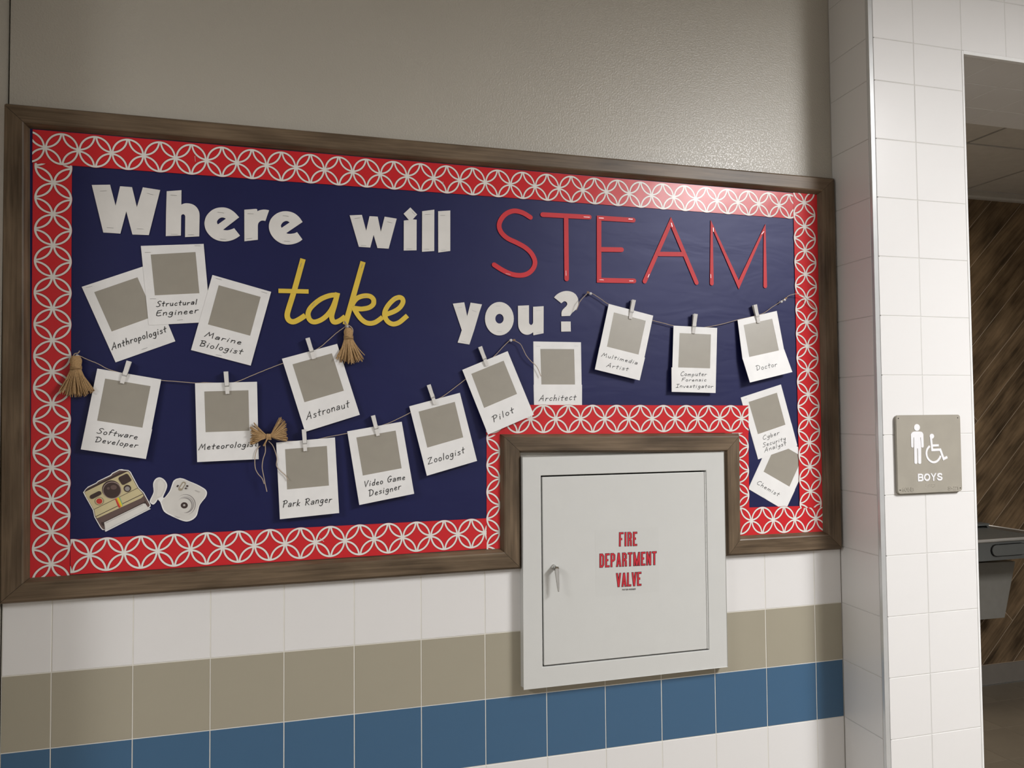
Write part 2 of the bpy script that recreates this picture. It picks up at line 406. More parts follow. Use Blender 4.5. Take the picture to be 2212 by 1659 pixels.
BLK = {
 'F': (1, [[(0, 0), (0, 1), (1, 1)], [(0, .52), (.85, .52)]]), 'I': (.0, [[(0, 0), (0, 1)]]),
 'R': (1, [[(0, 0), (0, 1)], [(0, 1), (.6, 1), (.95, .9), (1, .62), (.6, .48), (0, .48)], [(.6, .48), (.95, .36), (1, 0)]]),
 'E': (.9, [[(1, 1), (0, 1), (0, 0), (1, 0)], [(0, .52), (.9, .52)]]),
 'D': (1, [[(0, 0), (0, 1)], [(0, 1), (.6, 1), (1, .85), (1, .15), (.6, 0), (0, 0)]]),
 'P': (1, [[(0, 0), (0, 1)], [(0, 1), (.6, 1), (1, .9), (1, .54), (.6, .44), (0, .44)]]),
 'A': (1.15, [[(0, 0), (.5, 1)], [(.5, 1), (1, 0)], [(.22, .22), (.78, .22)]]), 'T': (1, [[(0, 1), (1, 1)], [(.5, 1), (.5, 0)]]),
 'M': (1.75, [[(0, 0), (0, 1)], [(0, 1), (.5, 0)], [(.5, 0), (1, 1)], [(1, 1), (1, 0)]]), 'N': (1.1, [[(0, 0), (0, 1)], [(0, 1), (1, 0)], [(1, 0), (1, 1)]]),
 'V': (1.15, [[(0, 1), (.5, 0)], [(.5, 0), (1, 1)]]), 'L': (.85, [[(0, 1), (0, 0), (1, 0)]]),
 'B': (1, [[(0, 0), (0, 1)], [(0, 0), (.7, 0), (1, .14), (1, .38), (.7, .52), (0, .52)], [(0, 1), (.65, 1), (.92, .88), (.92, .64), (.7, .52)]]),
 'O': (1.1, [el(.5, .5, .52, .5, 16)]), 'Y': (1.05, [[(0, 1), (.5, .42)], [(.5, .42), (1, 1)], [(.5, .48), (.5, 0)]]),
 'S': (1, [[(.98, .78), (.8, .97), (.45, 1), (.1, .9), (.05, .68), (.3, .54), (.75, .44), (.98, .28), (.85, .06), (.45, 0), (.12, .06), (0, .24)]]),
 '4': (1, [[(.75, 0), (.75, 1), (0, .3), (1, .3)]]), '0': (.9, [el(.5, .5, .5, .5, 14)]),
 '5': (.9, [[(.95, 1), (.1, 1), (.05, .56), (.6, .62), (1, .4), (.85, .08), (.4, 0), (0, .12)]]),
 '2': (.9, [[(0, .78), (.2, .98), (.75, 1), (.98, .75), (.7, .42), (0, 0), (1, 0)]]), '1': (.35, [[(0, .8), (1, 1), (1, 0)]]),
 '-': (.6, [[(0, .45), (1, .45)]]), ' ': (.6, []),
}
def text(mb, s, font, p0, p1, h, pl, wd, off, slant=0.0, gap=.13, cw=1.0, d=None, cap='round', jit=0.0, dw=None):
    """single stroke lettering: baseline from px p0 to p1 on plane pl, cap height h px"""
    a = pl(*p0, off); b = pl(*p1, off); e = b - a; Lw = e.length; e.normalize(); up = pl.n.cross(e)
    if up.z < 0: up = -up
    H = (pl(p0[0], p0[1] - h, off) - a).length
    hw = wd / 2; dw = dw or wd; hd = dw / 2
    items = []; x = 0; si = 0
    for ch in s:
        adv, st = font[ch]; items.append((x, adv * cw, st, ch)); x += adv * cw + gap
    tot = x - gap
    k = (Lw - (wd if font is BLK else 0)) / tot
    for x0, adv, st, ch in items:
        jy = random.uniform(-jit, jit); js = 1 + random.uniform(-jit, jit)
        for pts in st:
            q = []
            if font is HAND:
                pp = [Vector((u, v, 0)) for u, v in pts]
                if len(pp) >= 4 and ch not in 'AMVwZEvk': pp = catmull(pp, 4)
                for t in pp:
                    u, v = t.x, t.y * js + jy
                    q.append(a + e * ((x0 + u * cw) * k + v * H * slant) + up * (v * H))
            else:
                for u, v in pts:
                    q.append(a + e * (hw + (x0 + u * adv) * k) + up * (hw + v * (H - wd)))
                q = [p + pl.n * (.00002 * si) for p in q]; si += 1
                if ch in 'MNVAY' and len(pts) == 2 and abs(pts[0][0] - pts[1][0]) > .01 and abs(pts[0][1] - pts[1][1]) > .01:
                    g_, h_ = (q[0], q[1]) if pts[0][1] > pts[1][1] else (q[1], q[0])
                    g_ = g_ + up * hd * (1 if max(pts[0][1], pts[1][1]) == 1 else 0); h_ = h_ - up * hd * (1 if min(pts[0][1], pts[1][1]) == 0 else 0)
                    hh = hd * 1.04; lp = [g_ - e * hh, g_ + e * hh, h_ + e * hh, h_ - e * hh]
                    if d is None: b0 = len(mb.v); mb.v += lp; mb.f.append([b0, b0 + 1, b0 + 2, b0 + 3])
                    else: mb.ext([lp], d)
                    continue
                if font is BLK and cap == 'flat' and len(q) >= 2 and (q[0] - q[-1]).length > 1e-5:
                    t0 = (q[0] - q[1]).normalized(); t1 = (q[-1] - q[-2]).normalized()
                    if pts[0][1] in (0, 1) or pts[0][0] in (0, 1): q[0] = q[0] + t0 * hd
                    if pts[-1][1] in (0, 1) or pts[-1][0] in (0, 1): q[-1] = q[-1] + t1 * hd
            stroke(mb, q, dw, pl.n, d, cap)

# ------------------------------------------------------------------ structure: walls, tiles, floor, ceiling
def tile_mesh(wd, ht, m, name='tile', dep=.006):
    g = .0010; b = .0007; mb = MB()
    x0, x1, z0, z1 = g, wd - g, g, ht - g
    vs = []
    for (ii, y) in ((0, dep), (0, b), (b, 0)):
        vs += [(x0 + ii, y, z0 + ii), (x1 - ii, y, z0 + ii), (x1 - ii, y, z1 - ii), (x0 + ii, y, z1 - ii)]
    fs = [(8, 9, 10, 11)]
    for r in (0, 4):
        for k in range(4):
            j = (k + 1) % 4; fs.append((r + k, r + j, r + 4 + j, r + 4 + k))
    mb.add(vs, fs); return mb.mesh(name, m)
TC = {}
def put_tile(parent, x, y, z, wd, ht, m, rz=0, tilt=True):
    key = (round(wd, 4), round(ht, 4), m.name)
    if key not in TC: TC[key] = tile_mesh(wd, ht, m)
    o = bpy.data.objects.new('tile', TC[key]); COL.objects.link(o); o.parent = parent
    o.location = (x, y, z)
    j = .0016 if tilt else 0
    o.rotation_euler = (random.uniform(-j, j), 0, rz + random.uniform(-j, j)); return o

XL = -.589 * T                       # left end of the alcove wall
ZSPLIT = Z0 + 1.02 * T
mb = MB(); mb.box(XL, XC + .0, 0, .15, ZSPLIT, CEIL)
wall_back = single(mb, 'wall_back', M_PAINT, kind='structure'); wall_back['label'] = 'grey paint with orange peel texture above the board'
wall_back.location = Vector((0, 0, 0)); me = mb.mesh('wall_back', M_PAINT); wall_back.data = me
mb = MB(); mb.box(XL, XC, .0008, .15, 0, ZSPLIT); part(mb, 'grout', M_GROUT, wall_back)
for c in range(-1, 13):
    x0 = c * T; x1 = x0 + T
    x0 = max(x0, XL); x1 = min(x1, XC)
    for r in range(-8, 1):
        z0 = r * T; z1 = z0 + T; z0 = max(z0, -Z0)
        m = M_TAUPE if r == -1 else M_BLUE if r == -2 else M_WHITE
        put_tile(wall_back, x0, 0, Z0 + z0, x1 - x0, z1 - z0, m)

# tiled pier on the right with its return into the alcove and the header over the opening
XPL, XPJ, XPR = 12.5703 * T, 13.407 * T, 14.4462 * T
ZH = Z0 + 9.73 * T
mb = MB()
mb.box(XC + .006, XPR, YP + .0008, .27, 0, CEIL); mb.box(XPR, 4.9, YP + .0008, .27, ZH + .0008, CEIL)
mb.v = mb.v; wr = MB(); wr.v = mb.v; wr.f = mb.f
wall_right = bpy.data.objects.new('wall_right', wr.mesh('wall_right', M_GROUTW)); COL.objects.link(wall_right)
tag(wall_right, kind='structure', label='white tiled pier beside the opening and header above it')
rows = [(r, r + 1) for r in range(-8, 9)] + [(9, 9.73), (9.73, 10.73), (10.73, 11.73), (11.73, 12.03)]
for a, b in rows:
    za = max(Z0 + a * T, 0); zb = min(Z0 + b * T, CEIL)
    if zb - za < .01: continue
    put_tile(wall_right, XPL, YP, za, XPJ - XPL, zb - za, M_WHITE)
    put_tile(wall_right, XPJ, YP, za, XPR - XPJ, zb - za, M_WHITE)
    if a >= 9.7:
        for k in range(8):
            put_tile(wall_right, XPR + k * T, YP, za, T, zb - za, M_WHITE)
    # return face, seen edge on, slightly out of square
    ang = math.atan2(.011, .158)
    put_tile(wall_right, XC, -.002, za, .156, zb - za, M_WHITE, rz=-pi / 2 - ang, tilt=False)
mb = MB(); mb.box(XC + .0005, XC + .03, -.15, 0, 0, CEIL)
mb.add([(XC - .010, -.162, 0), (XC + .004, -.162, 0), (XC + .004, 0, 0), (XC + .0015, 0, 0), (XC - .010, -.162, CEIL), (XC + .004, -.162, CEIL), (XC + .004, 0, CEIL), (XC + .0015, 0, CEIL)],
       [(0, 1, 5, 4), (3, 0, 4, 7), (1, 2, 6, 5)])
part(mb, 'grout', M_GROUTW, wall_right)
for k in range(12):
    for ya_, yb_ in ((YP + .012, 0.0), (0.0, T), (T, .27)):
        o = put_tile(wall_right, XPR + .0065 + k * T, yb_, ZH, T, yb_ - ya_, M_WHITE, tilt=False); o.rotation_euler = (pi / 2, 0, 0)
# metal edge trims
mb = MB(); mb.box(XC - .0125, XPL - .0008, YP - .0006, YP + .0085, 0, CEIL); o = part(mb, 'edge_trim', M_EDGE, wall_right, 'white metal strip on the outer corner of the pier'); bevel(o, .001)
mb = MB(); mb.box(XPR, XPR + .0065, YP - .0008, YP + .012, 0, ZH); o = part(mb, 'edge_trim', M_TRIM, wall_right, 'white metal strip down the side of the opening'); bevel(o, .001)
mb = MB(); mb.box(XPR + .0065, 4.9, YP - .0008, YP + .012, ZH - .009, ZH + .0008); o = part(mb, 'edge_trim', M_TRIM, wall_right, 'white metal strip under the header'); bevel(o, .001)

# left return of the alcove, painted, and the rest of the corridor
mb = MB(); mb.box(-4.0, XL - .003, -.19, .15, 0, CEIL)
wl = bpy.data.objects.new('wall_left', mb.mesh('wall_left', M_PAINT)); COL.objects.link(wl); tag(wl, kind='structure')
mb = MB(); mb.box(XL - .003, XL, -.003, .0, ZSPLIT + 1.0, CEIL)
mb = MB(); mb.box(-4.0, 8.0, -3.6, 2.2, -.1, 0)
fl = bpy.data.objects.new('floor', mb.mesh('floor', M_GROUT)); COL.objects.link(fl); tag(fl, kind='structure')
# floor tiles seen through the opening, cheap corridor slab elsewhere
mb = MB(); mb.box(-4.0, 8.0, -3.6, YP + .4, 0, .004); part(mb, 'floor_finish', M_FLOOR, fl)
ft = tile_mesh(.305, .305, M_FLOOR, 'floor_tile'); FT = ft
for i in range(14):
    for j in range(6):
        o = bpy.data.objects.new('floor_tile', FT); COL.objects.link(o); o.parent = fl
        o.location = (2.2 + i * .305, YP + .4 + j * .305, .006); o.rotation_euler = (-pi / 2, 0, 0)
        o.location.y += .305; o.rotation_euler = (-pi / 2, 0, 0)
mb = MB(); mb.box(-4.0, 8.0, -3.6, .15, CEIL, CEIL + .1)
ce = bpy.data.objects.new('ceiling', mb.mesh('ceiling', M_CTILE)); COL.objects.link(ce); tag(ce, kind='structure')
mb = MB(); mb.box(-4.0, 8.0, -3.7, -3.6, 0, CEIL); single(mb, 'wall_front', M_PLAIN, kind='structure')
mb = MB(); mb.box(4.9, 8.0, YP, .27, 0, CEIL); single(mb, 'wall_right_far', M_PLAIN, kind='structure')
mb = MB(); mb.box(-4.1, -4.0, -3.7, .15, 0, CEIL); single(mb, 'wall_end_left', M_PLAIN, kind='structure')
mb = MB(); mb.box(8.0, 8.1, -3.7, 2.2, 0, CEIL); single(mb, 'wall_end_right', M_PLAIN, kind='structure')
mb = MB(); mb.box(XC + .3, XC + .4, .15, 2.1, 0, CEIL); single(mb, 'wall_inner_left', M_PLAIN, kind='structure')

# ------------------------------------------------------------------ space beyond the opening
YF = 1.98; H2 = 2.92
mb = MB(); mb.box(2.2, 8.0, YF + .001, YF + .12, 0, H2 + .1)
wf = bpy.data.objects.new('wall_far', mb.mesh('wall_far', M_PGROUT)); COL.objects.link(wf); tag(wf, kind='structure', label='far wall of diagonal wood look planks')
def clip(poly, f):
    out = []
    for i in range(len(poly)):
        a, b = poly[i], poly[(i + 1) % len(poly)]; fa, fb = f(a), f(b)
        if fa >= 0: out.append(a)
        if fa * fb < 0: t = fa / (fa - fb); out.append((a[0] + (b[0] - a[0]) * t, a[1] + (b[1] - a[1]) * t))
    return out
PW = .1672; ZB, ZT = .128, 2.906; X0p, X1p = 3.3, 6.4
for k in range(-22, 24):
    c0 = -1.729 + k * .2365; c1 = c0 + .2365        # z - x between c0 and c1
    st = random.uniform(0, 3.4)
    for q in range(-2, 3):
        s0 = (q * 3.4 + st); s1 = s0 + 3.4           # along the plank
        g = .0020
        def pt(s, c): return (4.0 + s * .7071 - (c - c0) / 2, 4.0 + s * .7071 + c0 + (c - c0) / 2)
        gg = g / .7071
        poly = [pt(s0 + g, c0 + gg), pt(s1 - g, c0 + gg), pt(s1 - g, c1 - gg), pt(s0 + g, c1 - gg)]
        for f in (lambda p: p[0] - X0p, lambda p: X1p - p[0], lambda p: p[1] - ZB, lambda p: ZT - p[1]):
            poly = clip(poly, f)
            if len(poly) < 3: break
        if len(poly) < 3: continue
        cx = sum(p[0] for p in poly) / len(poly); cz = sum(p[1] for p in poly) / len(poly)
        m = MB(); n = len(poly)
        uv = [((p[0] + p[1]) * .7071, (p[1] - p[0]) * .7071) for p in poly]
        m.add([(p[0], YF, p[1]) for p in poly] + [(p[0], YF + .004, p[1]) for p in poly],
              [list(range(n))] + [[i, (i + 1) % n, n + (i + 1) % n, n + i] for i in range(n)],
              [uv] + [[uv[i], uv[(i + 1) % n], uv[(i + 1) % n], uv[i]] for i in range(n)])
        part(m, 'plank', M_PLANK, wf)
mb = MB(); mb.box(3.3, 6.4, YF - .006, YF + .008, .006, .125); o = part(mb, 'base_tile', M_BASE, wf)
mb = MB(); mb.box(3.3, 6.4, YF - .010, YF - .004, .004, .014); part(mb, 'base_trim', M_ALU, wf, 'thin pale metal strip at the floor')
mb = MB(); mb.box(2.3, 6.4, YF - .03, YF, 2.906, H2); part(mb, 'wall_angle', M_CTILE, wf)
mb = MB(); mb.box(2.2, 8.0, .27, YF + .1, H2 + .012, H2 + .1)
c2 = bpy.data.objects.new('ceiling_inner', mb.mesh('ceiling_inner', M_DARK)); COL.objects.link(c2); tag(c2, kind='structure', label='grid ceiling beyond the opening')
gx = [2.30, 2.96, 3.64, 4.31, 4.98, 5.65, 6.32]; gy = [.28, .54, 1.20, 1.86, 1.98]
for i in range(len(gx) - 1):
    for j in range(len(gy) - 1):
        m = MB(); m.box(gx[i] + .009, gx[i + 1] - .009, gy[j] + .009, gy[j + 1] - .009, H2, H2 + .012); part(m, 'ceiling_panel', M_CTILE, c2)
# ------------------------------------------------------------------ drinking fountain
def fountain():
    YB = 1.50
    tl = P(2118, 1167, YB); bl = P(2118, 1213, YB)
    zt = tl.z; zb = bl.z; xl = tl.x - .12; xr = xl + .62
    e = empty('drinking_fountain', (xl + .23, YF - .006, zb - .3), 'steel drinking fountain on the dark plank wall beyond the opening', 'drinking fountain')
    def prof(ins, yb=YF - .006):
        r = .09 - ins; pts = [(xl + ins, yb)]
        for k in range(7):
            a = pi + k * pi / 12; pts.append((xl + ins + r + r * cos(a), YB + ins + r + r * sin(a)))
        for k in range(7):
            a = 1.5 * pi + k * pi / 12; pts.append((xr - ins - r + r * cos(a), YB + ins + r + r * sin(a)))
        pts.append((xr - ins, yb)); return pts
    o = prof(0); m = MB(); m.ext([[Vector((x, y, zt - .012)) for x, y in o]], Vector((0, 0, zb - zt + .012))); part(m, 'body', M_GREYP, e, smooth=False)
    # steel rim with sunk basin
    inn = prof(.022, YF - .03); m = MB(); n = len(o)
    ring = [Vector((x, y, zt - .012)) for x, y in o] + [Vector((x * .999 + .0005, y, zt)) for x, y in o] + [Vector((x, y, zt)) for x, y in inn] + [Vector((x, y, zt - .05)) for x, y in prof(.05, YF - .06)]
    fs = []
    for r in range(3):
        for k in range(n): fs.append([r * n + k, r * n + (k + 1) % n, (r + 1) * n + (k + 1) % n, (r + 1) * n + k])
    fs.append([3 * n + k for k in range(n)]); m.add(ring, fs); part(m, 'basin', M_STEEL, e, 'sunk steel bowl')
    m = MB(); m.tube([Vector((x, y, zt - .006)) for x, y in o], .0095, 8); part(m, 'rim', M_RIM, e, 'bright rounded steel rim', smooth=True)
    # raised back with spout
    m = MB(); bk = [(xl, zt), (xr, zt), (xr, zt + .012), (xl + .30, zt + .018), (xl + .18, zt + .035), (xl, zt + .04)]
    m.ext([[Vector((x, YF - .07, z)) for x, z in bk]], Vector((0, .064, 0))); part(m, 'back_splash', M_GREYP, e)
    m = MB(); m.tube([(xl + .18, YF - .12, zt - .02), (xl + .18, YF - .12, zt + .035), (xl + .18, YF - .15, zt + .05)], .009, 8); part(m, 'spout', M_STEEL, e, smooth=True)
    # push bar
    a = P(2141, 1177, YB - .006); b = P(2141, 1203, YB - .006); hh = (a.z - b.z) / 2; zc = (a.z + b.z) / 2; x0 = a.x + hh
    m = MB(); stroke(m, [Vector((x0, YB - .008, zc)), Vector((x0 + .17, YB - .008, zc))], hh * 2, NY, BACK * .01); part(m, 'push_bar', M_DARK, e)
    m = MB(); stroke(m, [Vector((x0, YB - .012, zc)), Vector((x0 + .17, YB - .012, zc))], hh * 2 - .006, NY, BACK * .01); part(m, 'push_bar', M_GREYP, e)
    # lower cover against the wall, narrowing downwards
    YC = 1.78
    q = [P(2110, 1213, YC), P(2193, 1213, YC), P(2170, 1334, YC), P(2110, 1338, YC)]
    q[0].x = q[3].x = xl + .05
    m = MB(); m.ext([q], Vector((0, YF - .006 - YC, 0))); part(m, 'cover', M_COVER, e, 'grey panel under the bowl')
fountain()

# ------------------------------------------------------------------ troffers
for i, (x, y, sx, sy, p) in enumerate(LIGHTS):
    e = empty('ceiling_light', (x, y, CEIL), ('flat ceiling panel light near the tiled opening', 'flat ceiling panel light further along the corridor')[i], 'light', 'corridor ceiling lights')
    m = MB(); t = .03
    m.box(x - sx / 2, x + sx / 2, y - sy / 2, y - sy / 2 + t, CEIL - .02, CEIL); m.box(x - sx / 2, x + sx / 2, y + sy / 2 - t, y + sy / 2, CEIL - .02, CEIL)
    m.box(x - sx / 2, x - sx / 2 + t, y - sy / 2 + t, y + sy / 2 - t, CEIL - .02, CEIL); m.box(x + sx / 2 - t, x + sx / 2, y - sy / 2 + t, y + sy / 2 - t, CEIL - .02, CEIL)
    part(m, 'frame', M_TRIM, e)
    m = MB(); m.box(x - sx / 2 + t, x + sx / 2 - t, y - sy / 2 + t, y + sy / 2 - t, CEIL - .012, CEIL); part(m, 'diffuser', mat('lit_diffuser', (.9, .9, .88), .5, .3, emit=3.0), e)

# ------------------------------------------------------------------ notice board
YPAP = -.004
OUT = [(4, 222), (1803, 385), (1819, 1187), (1569, 1202), (1565, 977), (1125, 978), (1126, 1229), (-4, 1306)]
INN = [(65, 278), (1763, 421), (1776, 1147), (1598, 1156), (1596, 935), (1079, 937), (1079, 1184), (66, 1247)]
board = empty('notice_board', P(900, 700, 0), 'large L notched notice board in a grey brown wood frame, navy paper inside', 'notice board')
O3 = [P(x, y, -.014) for x, y in OUT]; I3 = [P(x, y, YPAP - .001) for x, y in INN]
O3[1].x = min(O3[1].x, XC - .003); O3[2].x = min(O3[2].x, XC - .003)
PROF = [(0, 0), (0, .011), (.05, .0145), (.085, .0150), (.10, .0195), (.13, .0205), (.78, .0205), (.84, .0190), (.97, .0065), (1.0, .003)]
for i in range(8):
    j = (i + 1) % 8; m = MB(); n = len(PROF); vs = []; L_ = (O3[j] - O3[i]).length
    ed_ = (O3[j] - O3[i]).normalized()
    for (o_, i_, u, sg_) in ((O3[i], I3[i], 0, 1), (O3[j], I3[j], L_, -1)):
        for t, d in PROF:
            p = o_.lerp(i_, t) + ed_ * (.0004 * sg_); p.y = -d; vs.append(p)
    fs = []; uvs = []
    wdt = .055; acc = [0]
    for k in range(1, n): acc.append(acc[-1] + math.hypot((PROF[k][0] - PROF[k - 1][0]) * wdt, PROF[k][1] - PROF[k - 1][1]))
    for k in range(n - 1):
        fs.append([k, k + 1, n + k + 1, n + k]); uvs.append([(0, acc[k]), (0, acc[k + 1]), (L_, acc[k + 1]), (L_, acc[k])])
    fs.append(list(range(n))); uvs.append([(0, 0)] * n)
    fs.append([n + k for k in reversed(range(n))]); uvs.append([(0, 0)] * n)
    m.add(vs, fs, uvs); part(m, 'frame_member', M_FRAME, board)
# thin dark mitre lines
m = MB(); loop = [P(x, y, YPAP) for x, y in INN]
cen = [q.lerp(o3, .12) for q, o3 in zip(loop, O3)]
for q in cen: q.y = YPAP
m.ext([cen], BACK * .003); part(m, 'backing_paper', M_NAVY, board, 'smooth navy paper, faintly creased')

# red and white border strips
STRIPS = [
 # name label, tangent px A, tangent px B, count, start px, end px, depth, along
 ('long red border strip of white circles along the top of the board', (97.1, 319.3), (1683, 444.2), None, (70, 317), (1763, 450), -.0058, 'h'),
 ('red border strip down the left side of the board', (115.3, 394.7), (110.3, 1219), 12, (115.5, 345), (110, 1246), -.0052, 'v'),
 ('red border strip along the bottom, left of the cabinet', (193.5, 1199.1), (1046.9, 1151.3), 13, (152, 1201.5), (1051, 1150.8), -.0058, 'h'),
 ('red border strip cut off beside the left of the cabinet frame', None, None, 0, (1080.5, 925), (1080.5, 1186), -.0052, 'v'),
 ('red border strip running above the grey cabinet', (1146.3, 904.9), (1555, 904.4), 8, (1050, 906), (1617, 904.5), -.0056, 'h'),
 ('short red border strip right of the cabinet frame', None, None, 0, (1592.5, 934), (1594.5, 1110), -.0052, 'v'),
 ('short red border strip at the bottom right corner of the board', (1623.2, 1124.8), (1762.4, 1120.3), 3, (1590, 1126), (1782, 1119.5), -.0058, 'h'),
 ('red border strip down the right side of the board', (1737.1, 438.1), (1750.6, 1061.1), 12, (1736.5, 418), (1751.3, 1096.5), -.0062, 'v'),
]
def strip(label, ta, tb, cnt, ps, pe, Y, ax, sg):
    a = P(*ps, Y); b = P(*pe, Y)
    if ta:
        A = P(*ta, Y); B = P(*tb, Y)
        if cnt is None: cnt = round((B - A).length / .0637)
        pitch = (B - A).length / cnt
    else:
        pitch = .0637
        A = P(1080.5, 975.4, Y) if ps[0] < 1300 else P(1593, 990.9, Y)
        B = A + (b - a)
    R = pitch / 2; V = R * 1.065
    e = (b - a).normalized(); s = NY.cross(e)
    u0 = (a - A).dot(e) / R; L_ = (b - a).length; m = MB(); n = max(8, int(L_ / R * 10))
    A2 = A + e * ((a - A).dot(e))           # start on the pattern's own axis
    if not ta: A2 = a
    vs = []; uv = []
    for k in range(n + 1):
        u = u0 + (L_ / R) * k / n; am = abs(((u) % 2) - 1)
        ed = max(.985, math.sqrt(max(1.022 ** 2 - am * am, 0)))
        c = A2 + e * ((u - u0) * R)
        mg = 1.30 if ax == 'v' and ps[0] > 1700 else 1.09; ea = mg if sg > 0 else ed; eb = mg if sg < 0 else ed
        vs += [c + s * (V * ea), c - s * (V * eb)]; uv += [(u, ea), (u, -eb)]
    fs = []; us = []
    for k in range(n):
        q = [2 * k, 2 * k + 1, 2 * k + 3, 2 * k + 2]; fs.append(q); us.append([uv[i] for i in q])
    N_ = len(vs); vs += [v + BACK * .0004 for v in vs]
    for k in range(n):
        for d_ in (0, 1):
            q = [2 * k + d_, 2 * k + 2 + d_, N_ + 2 * k + 2 + d_, N_ + 2 * k + d_]; fs.append(q); us.append([uv[2 * k + d_]] * 4)
    m.add(vs, fs, us)
    c = sum(vs, Vector((0, 0, 0))) / len(vs)
    o = bpy.data.objects.new('border_strip', m.mesh('border_strip', M_BORDER, c)); COL.objects.link(o); o.location = c
    tag(o, label, 'border', 'red border strips with white circles'); return o, pitch
bs = []
for s_, sg in zip(STRIPS, (1, -1, -1, 1, -1, -1, -1, 1)): bs.append(strip(*s_, sg)[0])
pb = flat(-.0060)
for (i, q) in ((0, (421, 337, 422, 349)), (0, (708, 360, 709, 371)), (0, (957, 392, 957, 402)), (0, (1305, 415, 1312, 423)), (2, (690, 1162, 700, 1170)), (1, (0, 0, 0, 0))):
    if q[0]: 
        o = MB(); stroke(o, [pb(q[0], q[1], .0006), pb(q[2], q[3], .0006)], .0007, NY, BACK * .0005, 'flat'); part(o, 'staple', M_TRIM, bs[i])

# ------------------------------------------------------------------ die cut letters
PLL = flat(-.0062)
def cut_letter(loops, o, s, label, stp, mat_=M_LETTER, smooth=(), extra=None, group='white letters spelling the question', name='letter'):
    L3 = []
    for l in loops: L3.append([PLL(*p) for p in Zm(l, o[0], o[1], s)])
    cc = sum(L3[0], Vector((0, 0, 0))) / len(L3[0])
    e = empty(name, cc, label, 'letter', group)
    m = MB(); m.ext(L3, BACK * .0012); part(m, 'paper', mat_, e)
    if extra:
        for l in extra:
            m = MB(); m.ext([[PLL(*p) for p in Zm(l, o[0], o[1], s)]], BACK * .0012); part(m, 'dot', mat_, e)
    for a, b in stp:
        (xa, ya), (xb, yb) = Zm([a, b], o[0], o[1], s); staple(xa, ya, xb, yb, PLL, e)
    return e
def sm(pts, n=4): return [(v.x, v.y) for v in catmull([(x, y, 0) for x, y in pts], n)]
o1, s1 = (190, 385), .08439
cut_letter([[(98, 172), (565, 165), (708, 705), (822, 205), (1128, 228), (1252, 740), (1405, 232), (1848, 302), (1557, 1455), (1138, 1440), (980, 845), (828, 1417), (392, 1388)]], o1, s1,
  'big white capital W that starts the word Where', [((305, 328), (478, 318)), ((1510, 382), (1672, 424)), ((485, 1262), (655, 1272)), ((1250, 1292), (1420, 1302))])
o2, s2 = (340, 400), .08439
cut_letter([[(238, 155), (615, 128), (612, 497)] + sm([(615, 497), (680, 470), (760, 462), (870, 480), (960, 525), (1030, 600), (1070, 690), (1080, 780)]) + [(1070, 1310), (708, 1328), (712, 800)] + sm([(710, 795), (700, 765), (660, 742), (620, 758), (607, 790)]) + [(600, 1290), (215, 1303), (222, 700)]], o2, s2,
  'white letter h in Where', [((335, 255), (500, 265)), ((350, 1255), (520, 1257)), ((785, 1272), (935, 1272))])
eo = sm([(2092, 822), (2000, 720), (1900, 640), (1780, 585), (1650, 568), (1500, 590), (1370, 660), (1260, 780), (1215, 900), (1205, 1000), (1235, 1130), (1300, 1240), (1400, 1340), (1520, 1405), (1650, 1435), (1790, 1435), (1930, 1400), (2040, 1345), (2115, 1290)], 3) + sm([(1965, 1100), (1880, 1135), (1780, 1155), (1678, 1142)], 3)
cut_letter([eo, sm([(1755, 857), (1700, 832), (1640, 828), (1580, 855), (1535, 905), (1525, 955), (1548, 1005)], 3)], o2, s2,
  'first white letter e in Where, between h and r', [((1540, 690), (1700, 712)), ((1605, 1375), (1755, 1388))])
o3, s3 = (510, 430), .07233
cut_letter([[(245, 318), (600, 292), (632, 310), (635, 365)] + sm([(640, 362), (700, 335), (800, 315), (900, 317), (985, 335)], 3) + sm([(875, 655), (800, 640), (730, 655), (670, 710), (650, 780)], 3) + [(650, 1215), (248, 1260)]], o3, s3,
  'white letter r in Where', [((340, 437), (520, 440)), ((300, 1190), (480, 1172))])
eo = sm([(1985, 685), (1900, 560), (1780, 450), (1640, 385), (1480, 362), (1320, 385), (1170, 460), (1050, 580), (990, 720), (980, 850), (1010, 980), (1080, 1110), (1180, 1220), (1320, 1310), (1470, 1355), (1640, 1355), (1800, 1315), (1910, 1260), (1980, 1205)], 3) + sm([(1822, 985), (1750, 1018), (1640, 1037), (1550, 1035), (1498, 1015)], 3)
cut_letter([eo, sm([(1600, 697), (1540, 660), (1480, 655), (1410, 685), (1360, 740), (1338, 800), (1358, 860)], 3)], o3, s3,
  'last white letter e of Where, right of r', [((1395, 497), (1565, 515)), ((1430, 1255), (1610, 1265))])
o4, s4 = (740, 440), .1085
cut_letter([[(142, 232), (385, 222), (470, 540), (537, 248), (700, 258), (762, 560), (838, 258), (1078, 298), (918, 895), (695, 882), (618, 620), (552, 873), (325, 858)]], o4, s4,
  'white small w that starts the word will', [((240, 292), (345, 283)), ((890, 360), (990, 382)), ((370, 828), (470, 832))])
cut_letter([[(1350, 75), (1485, 215), (1398, 312), (1475, 318), (1473, 928), (1218, 932), (1220, 335), (1320, 325), (1215, 200)]], o4, s4,
  'white letter i with a diamond dot in will', [((1380, 155), (1450, 225)), ((1270, 898), (1375, 900))])
cut_letter([[(1585, 150), (1827, 118), (1825, 942), (1582, 957)]], o4, s4, 'first white letter l of will, next to the i', [((1640, 215), (1745, 212)), ((1628, 905), (1725, 906))])
cut_letter([[(1903, 150), (2145, 135), (2145, 940), (1905, 972)]], o4, s4, 'last white letter l of will', [((1945, 230), (2040, 235)), ((1965, 930), (2055, 922))])
o5, s5 = (970, 630), .07231
